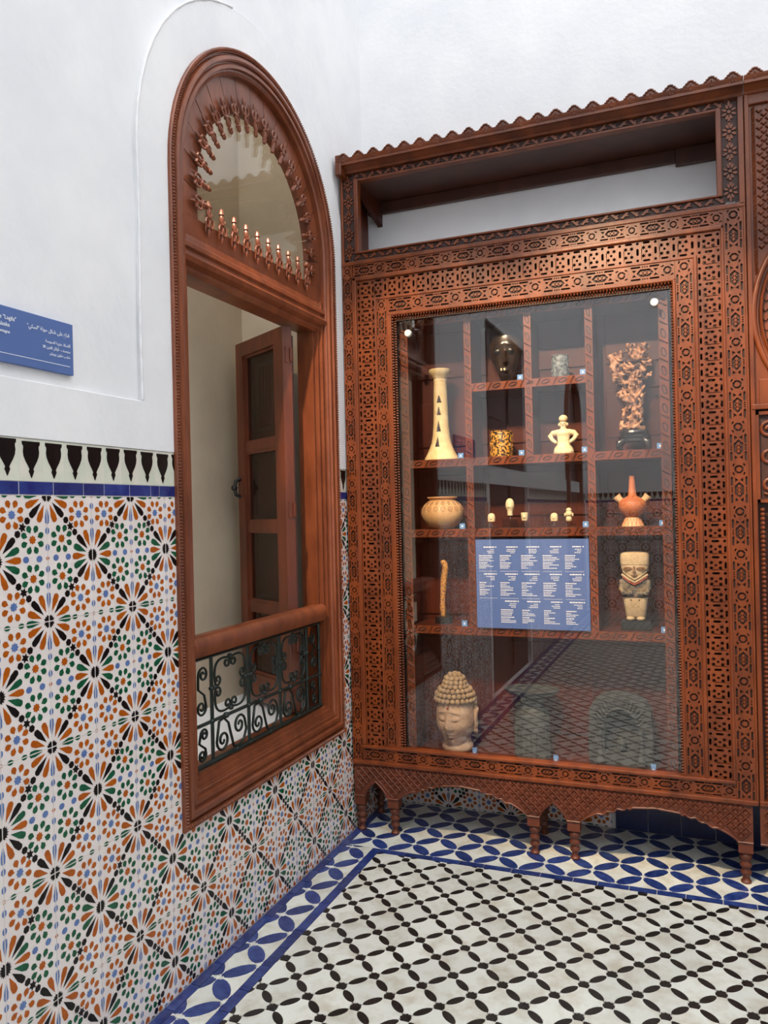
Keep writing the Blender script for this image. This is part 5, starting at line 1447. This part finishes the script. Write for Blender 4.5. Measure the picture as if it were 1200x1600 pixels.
b.tube([(X0 - 0.011, OY - 0.0395, zf + 0.186), (X0, OY - 0.0425, zf + 0.185), (X0 + 0.011, OY - 0.0395, zf + 0.186)], 0.0026, 6)
b.build('face_relief', 'pot_line', hd_, smooth=60)
# ---- buddha-style stone head
X0, z0 = 0.442, 0.358
bh = thing('carved_bust', (X0, OY, z0), 'carved stone head with closed eyes and rows of snail-shell curls', 'statue')
YAWB = -0.10
b = MB(); b.lathe([(0.064, 0.0), (0.070, 0.008), (0.068, 0.022), (0.060, 0.036), (0.055, 0.080)], (X0, OY + 0.012, z0), 32); b.build('neck', 'head_stone', bh, smooth=60)
pb = lambda v: (0.60 + 0.40 * smoothstep(-0.02, 0.42, v)) if v < 0.55 else math.sqrt(max(0.0, 1 - ((v - 0.50) / 0.53) ** 2))
b = MB(); face_mesh(b, (X0 - 0.004, OY, z0 + 0.016), 0.084, 0.088, 0.266, YAWB, 120, 120, 1.2, 1.5, 1.7, pb); b.build('face', 'head_stone', bh, smooth=70)
def rotb(x, y): return (X0 - 0.004 + x * math.cos(YAWB) - y * math.sin(YAWB), OY + x * math.sin(YAWB) + y * math.cos(YAWB))
for s in (-1, 1):
    b = MB(); p0 = rotb(s * 0.083, 0.020)
    pts = [(0.165, 0.010), (0.180, -0.004), (0.172, -0.014), (0.150, -0.012), (0.120, -0.004), (0.085, 0.002), (0.072, 0.006)]
    b.tube([(rotb(s * (0.084 + 0.006 * math.sin(i)), 0.030 + q)[0], rotb(s * 0.086, 0.030 + q)[1], z0 + z_) for i, (z_, q) in enumerate(pts)], [0.008, 0.010, 0.010, 0.011, 0.011, 0.013, 0.009], 8)
    b.ball((*rotb(s * 0.082, 0.032), z0 + 0.125), (0.010, 0.014, 0.05), 10, 8); b.build('ear', 'head_stone', bh, smooth=60)
cm = MB()
def curl(x, y, z_, r_):
    p = rotb(x, y); cm.ball((p[0], p[1], z_), r_, 8, 6)
for j, (zz, rx_, ry_) in enumerate(((0.226, 0.083, 0.086), (0.247, 0.079, 0.081), (0.266, 0.067, 0.069), (0.281, 0.050, 0.052), (0.298, 0.044, 0.045), (0.315, 0.037, 0.038), (0.328, 0.022, 0.022), (0.333, 0.004, 0.004))):
    n_ = max(2, int(2 * PI * rx_ / 0.0215))
    for k in range(n_):
        a = 2 * PI * (k + 0.5 * (j % 2)) / n_; curl(rx_ * math.cos(a), ry_ * math.sin(a), z0 + zz, 0.0118)
for zz in (0.206, 0.186, 0.166, 0.146, 0.126, 0.106, 0.086):
    for k in range(12):
        a = PI * (0.10 + 0.80 * k / 11); curl(0.085 * math.cos(a), 0.090 * math.sin(a), z0 + zz, 0.0118)
hr = cm.build('hair_curls', 'curl_stone', bh, smooth=60)
b = MB(); b.lathe([(0.040, 0.27), (0.043, 0.29), (0.038, 0.31), (0.024, 0.328), (0.006, 0.337)], (rotb(0, 0)[0], rotb(0, 0)[1], z0), 20); b.build('topknot', 'curl_stone', bh, smooth=60)
b = MB(); b.ball((*rotb(0, -0.0875), z0 + 0.200), (0.006, 0.004, 0.006), 8, 6); b.build('brow_mark', 'red_paint', bh, smooth=60)
# ---- grey stone drum with dish top
X0, z0 = 0.778, 0.358
dr = thing('stone_drum', (X0, OY, z0), 'dark grey stone drum with little arches and a wide dished top', 'sculpture')
b = MB(); b.lathe([(0.076, 0.0), (0.078, 0.006), (0.074, 0.012), (0.072, 0.17), (0.068, 0.19), (0.052, 0.205), (0.044, 0.235), (0.05, 0.255), (0.06, 0.262)], (X0, OY, z0), 36, sy=0.85); b.build('drum', 'grey_stone', dr, smooth=40)
b = MB(); b.lathe([(0.05, 0.258), (0.095, 0.268), (0.114, 0.280), (0.117, 0.288), (0.112, 0.290), (0.090, 0.282), (0.02, 0.274)], (X0, OY, z0), 44, sy=0.75); b.build('dish', 'grey_stone', dr, smooth=40)
for k in range(-2, 3):
    a = k * 0.62 - 0.1; R_ = 0.0735
    b = MB(); pts = [(a - 0.16, 0.012), (a - 0.16, 0.110)] + [(a - 0.16 * math.cos(t_), 0.110 + 0.026 * math.sin(t_)) for t_ in np.linspace(0.3, PI - 0.3, 6)] + [(a + 0.16, 0.110), (a + 0.16, 0.012)]
    b.tube([(X0 + R_ * math.sin(p), OY - R_ * 0.85 * math.cos(p), z0 + q) for p, q in pts], 0.004, 5); b.build('blind_arch', 'grey_stone', dr, smooth=60)
# ---- grey stone arched niche relief
X0, z0 = 1.140, 0.358
ni = thing('stone_niche', (X0, OY, z0), 'dark grey carved stone niche with fluted arch and small columns', 'sculpture')
outer = [(-0.122, 0), (0.122, 0), (0.126, 0.12), (0.118, 0.235)] + [(0.112 * math.cos(a), 0.235 + 0.058 * math.sin(a)) for a in np.linspace(0.15, PI - 0.15, 16)] + [(-0.118, 0.235), (-0.126, 0.12)]
inner = [(-0.062, 0.055), (0.062, 0.055), (0.062, 0.16)] + [(0.062 * math.cos(a), 0.16 + 0.075 * math.sin(a)) for a in np.linspace(0.1, PI - 0.1, 14)] + [(-0.062, 0.16)]
NI = lambda u, v, w: (X0 + u, OY - 0.045 - w, z0 + v)
b = MB(); b.plate(outer, [inner], -0.085, 0.0, NI, back=True); o = b.build('body', 'grey_stone', ni, smooth=30); md = o.modifiers.new('edge', 'BEVEL'); md.width = 0.004; md.segments = 2
b = MB(); b.box((-0.07, 0.04, -0.08), (0.07, 0.24, -0.06), 0, NI); b.build('niche_back', 'grey_stone', ni)
for k in range(17):
    a = math.radians(8 + 164 * k / 16); c, s = math.cos(a), math.sin(a)
    b = MB(); b.tube([NI(0.072 * c, 0.165 + 0.080 * s, 0.002), NI(0.100 * c, 0.185 + 0.098 * s, 0.002)], 0.0058, 6); b.build('flute', 'grey_stone', ni, smooth=60)
for s in (-1, 1):
    b = MB(); b.lathe([(0.020, 0.02), (0.020, 0.035), (0.012, 0.045), (0.015, 0.06), (0.010, 0.07), (0.010, 0.13), (0.014, 0.14), (0.012, 0.15), (0.018, 0.165)], (0, 0, 0), 16, M=lambda p, q, r: NI(s * 0.080 + p, r, 0.004 + q)); b.build('column', 'grey_stone', ni, smooth=50)
b = MB(); b.ball(NI(0, 0.085, -0.04), (0.018, 0.016, 0.032), 12, 8); b.build('seated_figure', 'grey_stone', ni, smooth=60)
MB().tube([NI(0.066 * math.cos(a), 0.16 + 0.080 * math.sin(a), 0.003) for a in np.linspace(0, PI, 20)], 0.005, 6).build('arch_moulding', 'grey_stone', ni, smooth=60)

# ---- number tags
def blue_tag(x, z_, y, of, mark=None, s=0.0115, h=None):
    h = h or 2 * s
    t = thing('number_tag', (x, y, z_), 'small pale blue number tag ' + of, 'tag', 'number tags in the cabinet')
    b = MB(); b.box((x - s, y - 0.006, z_), (x + s, y + 0.006, z_ + h)); b.build('cube', 'tag_blue', t)
    b = MB(); b.box((x - s * 0.28, y - 0.0066, z_ + h * 0.32), (x + s * 0.28, y - 0.0061, z_ + h * 0.68)); b.build('printed_number', 'print_white', t)
for x, z_, of in ((0.510, S2, 'at the foot of the cream clay stand'), (0.774, S1, 'below the black mask'), (0.773, S2, 'beside the gilded cup'), (1.030, S1, 'right of the dark grey cup'), (1.030, S2, 'right of the figurine'),
                  (1.318, S2, 'right of the gnarled rock'), (0.510, S3, 'right of the spiral pot'), (1.027, S3, 'right of the small heads'), (1.320, S3, 'right of the terracotta bottle'), (1.318, S4, 'right of the stone figure'), (0.510, S4, 'right of the dagger hilt')):
    blue_tag(x, z_, 3.268, of)
for x, of in ((0.552, 'in front of the stone head'), (0.892, 'in front of the stone drum'), (1.268, 'in front of the stone niche')):
    blue_tag(x, 0.358, 3.228, of, s=0.009, h=0.046)

# ---- blue caption board inside the cabinet
PX0, PX1, PZ0, PZ1 = 0.572, 1.040, S4, 1.284
py_ = 3.2415
cb_ = thing('caption_board', ((PX0 + PX1) / 2, py_, PZ0), 'blue caption board with columns of white text behind the glass', 'sign')
b = MB(); b.box((PX0, py_, PZ0 + 0.0005), (PX1, py_ + 0.004, PZ1)); b.build('board', 'sign_blue', cb_)
b = MB(); rr = random.Random(5)
def word_line(x0, x1, z_, h, right=False, fill=0.8):
    L_ = (x1 - x0) * fill; x = x1 - L_ if right else x0; end = x + L_
    while x < end - 0.002:
        w_ = min(rr.uniform(0.004, 0.012), end - x)
        b.add([(x, py_ - 0.0006, z_), (x + w_, py_ - 0.0006, z_), (x + w_, py_ - 0.0006, z_ + h), (x, py_ - 0.0006, z_ + h)], [(0, 1, 2, 3)])
        x += w_ + 0.0014
cw_ = (PX1 - PX0 - 0.02) / 5
for r_ in range(3):
    ztop = PZ1 - 0.034 - r_ * 0.113
    for c_ in range(5):
        if r_ == 2 and c_ == 0: continue
        x0_ = PX0 + 0.014 + c_ * cw_; x1_ = x0_ + cw_ - 0.014
        word_line(x0_, x1_ - 0.008, ztop, 0.0044, True, rr.uniform(0.45, 0.85)); word_line(x1_ - 0.005, x1_, ztop, 0.0046, True, 1)
        for k in range(3): word_line(x0_, x1_ - 0.010, ztop - 0.0095 - k * 0.0068, 0.0024, True, rr.uniform(0.2, 0.6))
        zz = ztop - 0.036
        for blk in range(2):
            word_line(x0_, x1_, zz, 0.0036, False, rr.uniform(0.35, 0.8)); zz -= 0.0075
            for k in range(3): word_line(x0_, x1_, zz, 0.0026, False, rr.uniform(0.25, 0.9)); zz -= 0.0066
            zz -= 0.003
        if r_ < 2: b.add([(x0_, py_ - 0.0006, ztop - 0.0995), (x1_, py_ - 0.0006, ztop - 0.0995), (x1_, py_ - 0.0006, ztop - 0.0985), (x0_, py_ - 0.0006, ztop - 0.0985)], [(0, 1, 2, 3)])
b.build('printed_text', 'print_white', cb_)

# ================================================================== WALL SIGN
sg = thing('wall_sign', (-0.006, 1.335, 1.770), 'blue wall sign with white Arabic lettering beside the arched window', 'sign')
b = MB(); b.box((1.05, 1.771, -0.0085), (1.554, 1.899, 0.0035), 0, LWALL); o = b.build('board', 'sign_blue', sg); md = o.modifiers.new('edge', 'BEVEL'); md.width = 0.001
b = MB(); b.box((1.07, 1.7905, 0.0036), (1.541, 1.7918, 0.0040), 0, LWALL); b.build('rule_line', 'print_white', sg)
AR = {}
def _ar(ch, iso, fin=None, ini=None, med=None): AR[ch] = (iso, fin or iso, ini, med)
for ch, base, n_ in (('ا', 0xFE8D, 2), ('ب', 0xFE8F, 4), ('ة', 0xFE93, 2), ('ت', 0xFE95, 4), ('ث', 0xFE99, 4), ('ج', 0xFE9D, 4), ('ح', 0xFEA1, 4), ('خ', 0xFEA5, 4), ('د', 0xFEA9, 2), ('ذ', 0xFEAB, 2),
                     ('ر', 0xFEAD, 2), ('ز', 0xFEAF, 2), ('س', 0xFEB1, 4), ('ش', 0xFEB5, 4), ('ص', 0xFEB9, 4), ('ط', 0xFEC1, 4), ('ع', 0xFEC9, 4), ('ف', 0xFED1, 4), ('ق', 0xFED5, 4), ('ك', 0xFED9, 4), ('ل', 0xFEDD, 4),
                     ('م', 0xFEE1, 4), ('ن', 0xFEE5, 4), ('ه', 0xFEE9, 4), ('و', 0xFEED, 2), ('ى', 0xFEEF, 2), ('ي', 0xFEF1, 4), ('أ', 0xFE83, 2), ('ئ', 0xFE89, 4)):
    _ar(ch, base, base + 1, base + 2 if n_ == 4 else None, base + 3 if n_ == 4 else None)
def shape_ar(txt):
    out = []
    for i, ch in enumerate(txt):
        if ch not in AR: out.append(ch); continue
        prev = i > 0 and txt[i - 1] in AR and AR[txt[i - 1]][2] is not None
        nxt = i + 1 < len(txt) and txt[i + 1] in AR and AR[ch][2] is not None
        f = AR[ch]; out.append(chr(f[3] if prev and nxt else f[2] if nxt else f[1] if prev else f[0]))
    # right-to-left: reverse, keep digit runs
    words = ''.join(out)[::-1]
    import re
    return re.sub(r'[0-9]+', lambda m_: m_.group(0)[::-1], words)
def wall_text(txt, y, z_, size, align, name='lettering'):
    cu = bpy.data.curves.new(name, 'FONT'); cu.body = txt; cu.size = size; cu.align_x = align; cu.extrude = 0.0002; cu.offset = size * 0.006; cu.resolution_u = 3
    tmp = bpy.data.objects.new(name, cu); COL.objects.link(tmp)
    bpy.context.view_layer.update()
    me = bpy.data.meshes.new_from_object(tmp.evaluated_get(bpy.context.evaluated_depsgraph_get()))
    bpy.data.objects.remove(tmp)
    for v in me.vertices:
        x_, y_, zz = v.co; v.co = (zz, x_, y_)
    me.materials.clear(); me.materials.append(MATS['print_white'])
    return put(me, name, (0.0042, y, z_), sg)
wall_text(shape_ar('قناع على شكل حوتة "لسكي"'), 1.541, 1.8640, 0.0120, 'RIGHT')
wall_text(shape_ar('ألاسكا، جزيرة السويسة'), 1.543, 1.8390, 0.0092, 'RIGHT')
wall_text(shape_ar('منتصف - أوائل القرن 20'), 1.543, 1.8245, 0.0092, 'RIGHT')
wall_text(shape_ar('خشب ملون وريش'), 1.543, 1.8110, 0.0092, 'RIGHT')
wall_text('ce "Lagila"', 1.376, 1.8690, 0.0130, 'RIGHT')
wall_text('Alaska', 1.357, 1.8530, 0.0130, 'RIGHT')
wall_text('ontagne', 1.357, 1.8380, 0.0098, 'RIGHT')
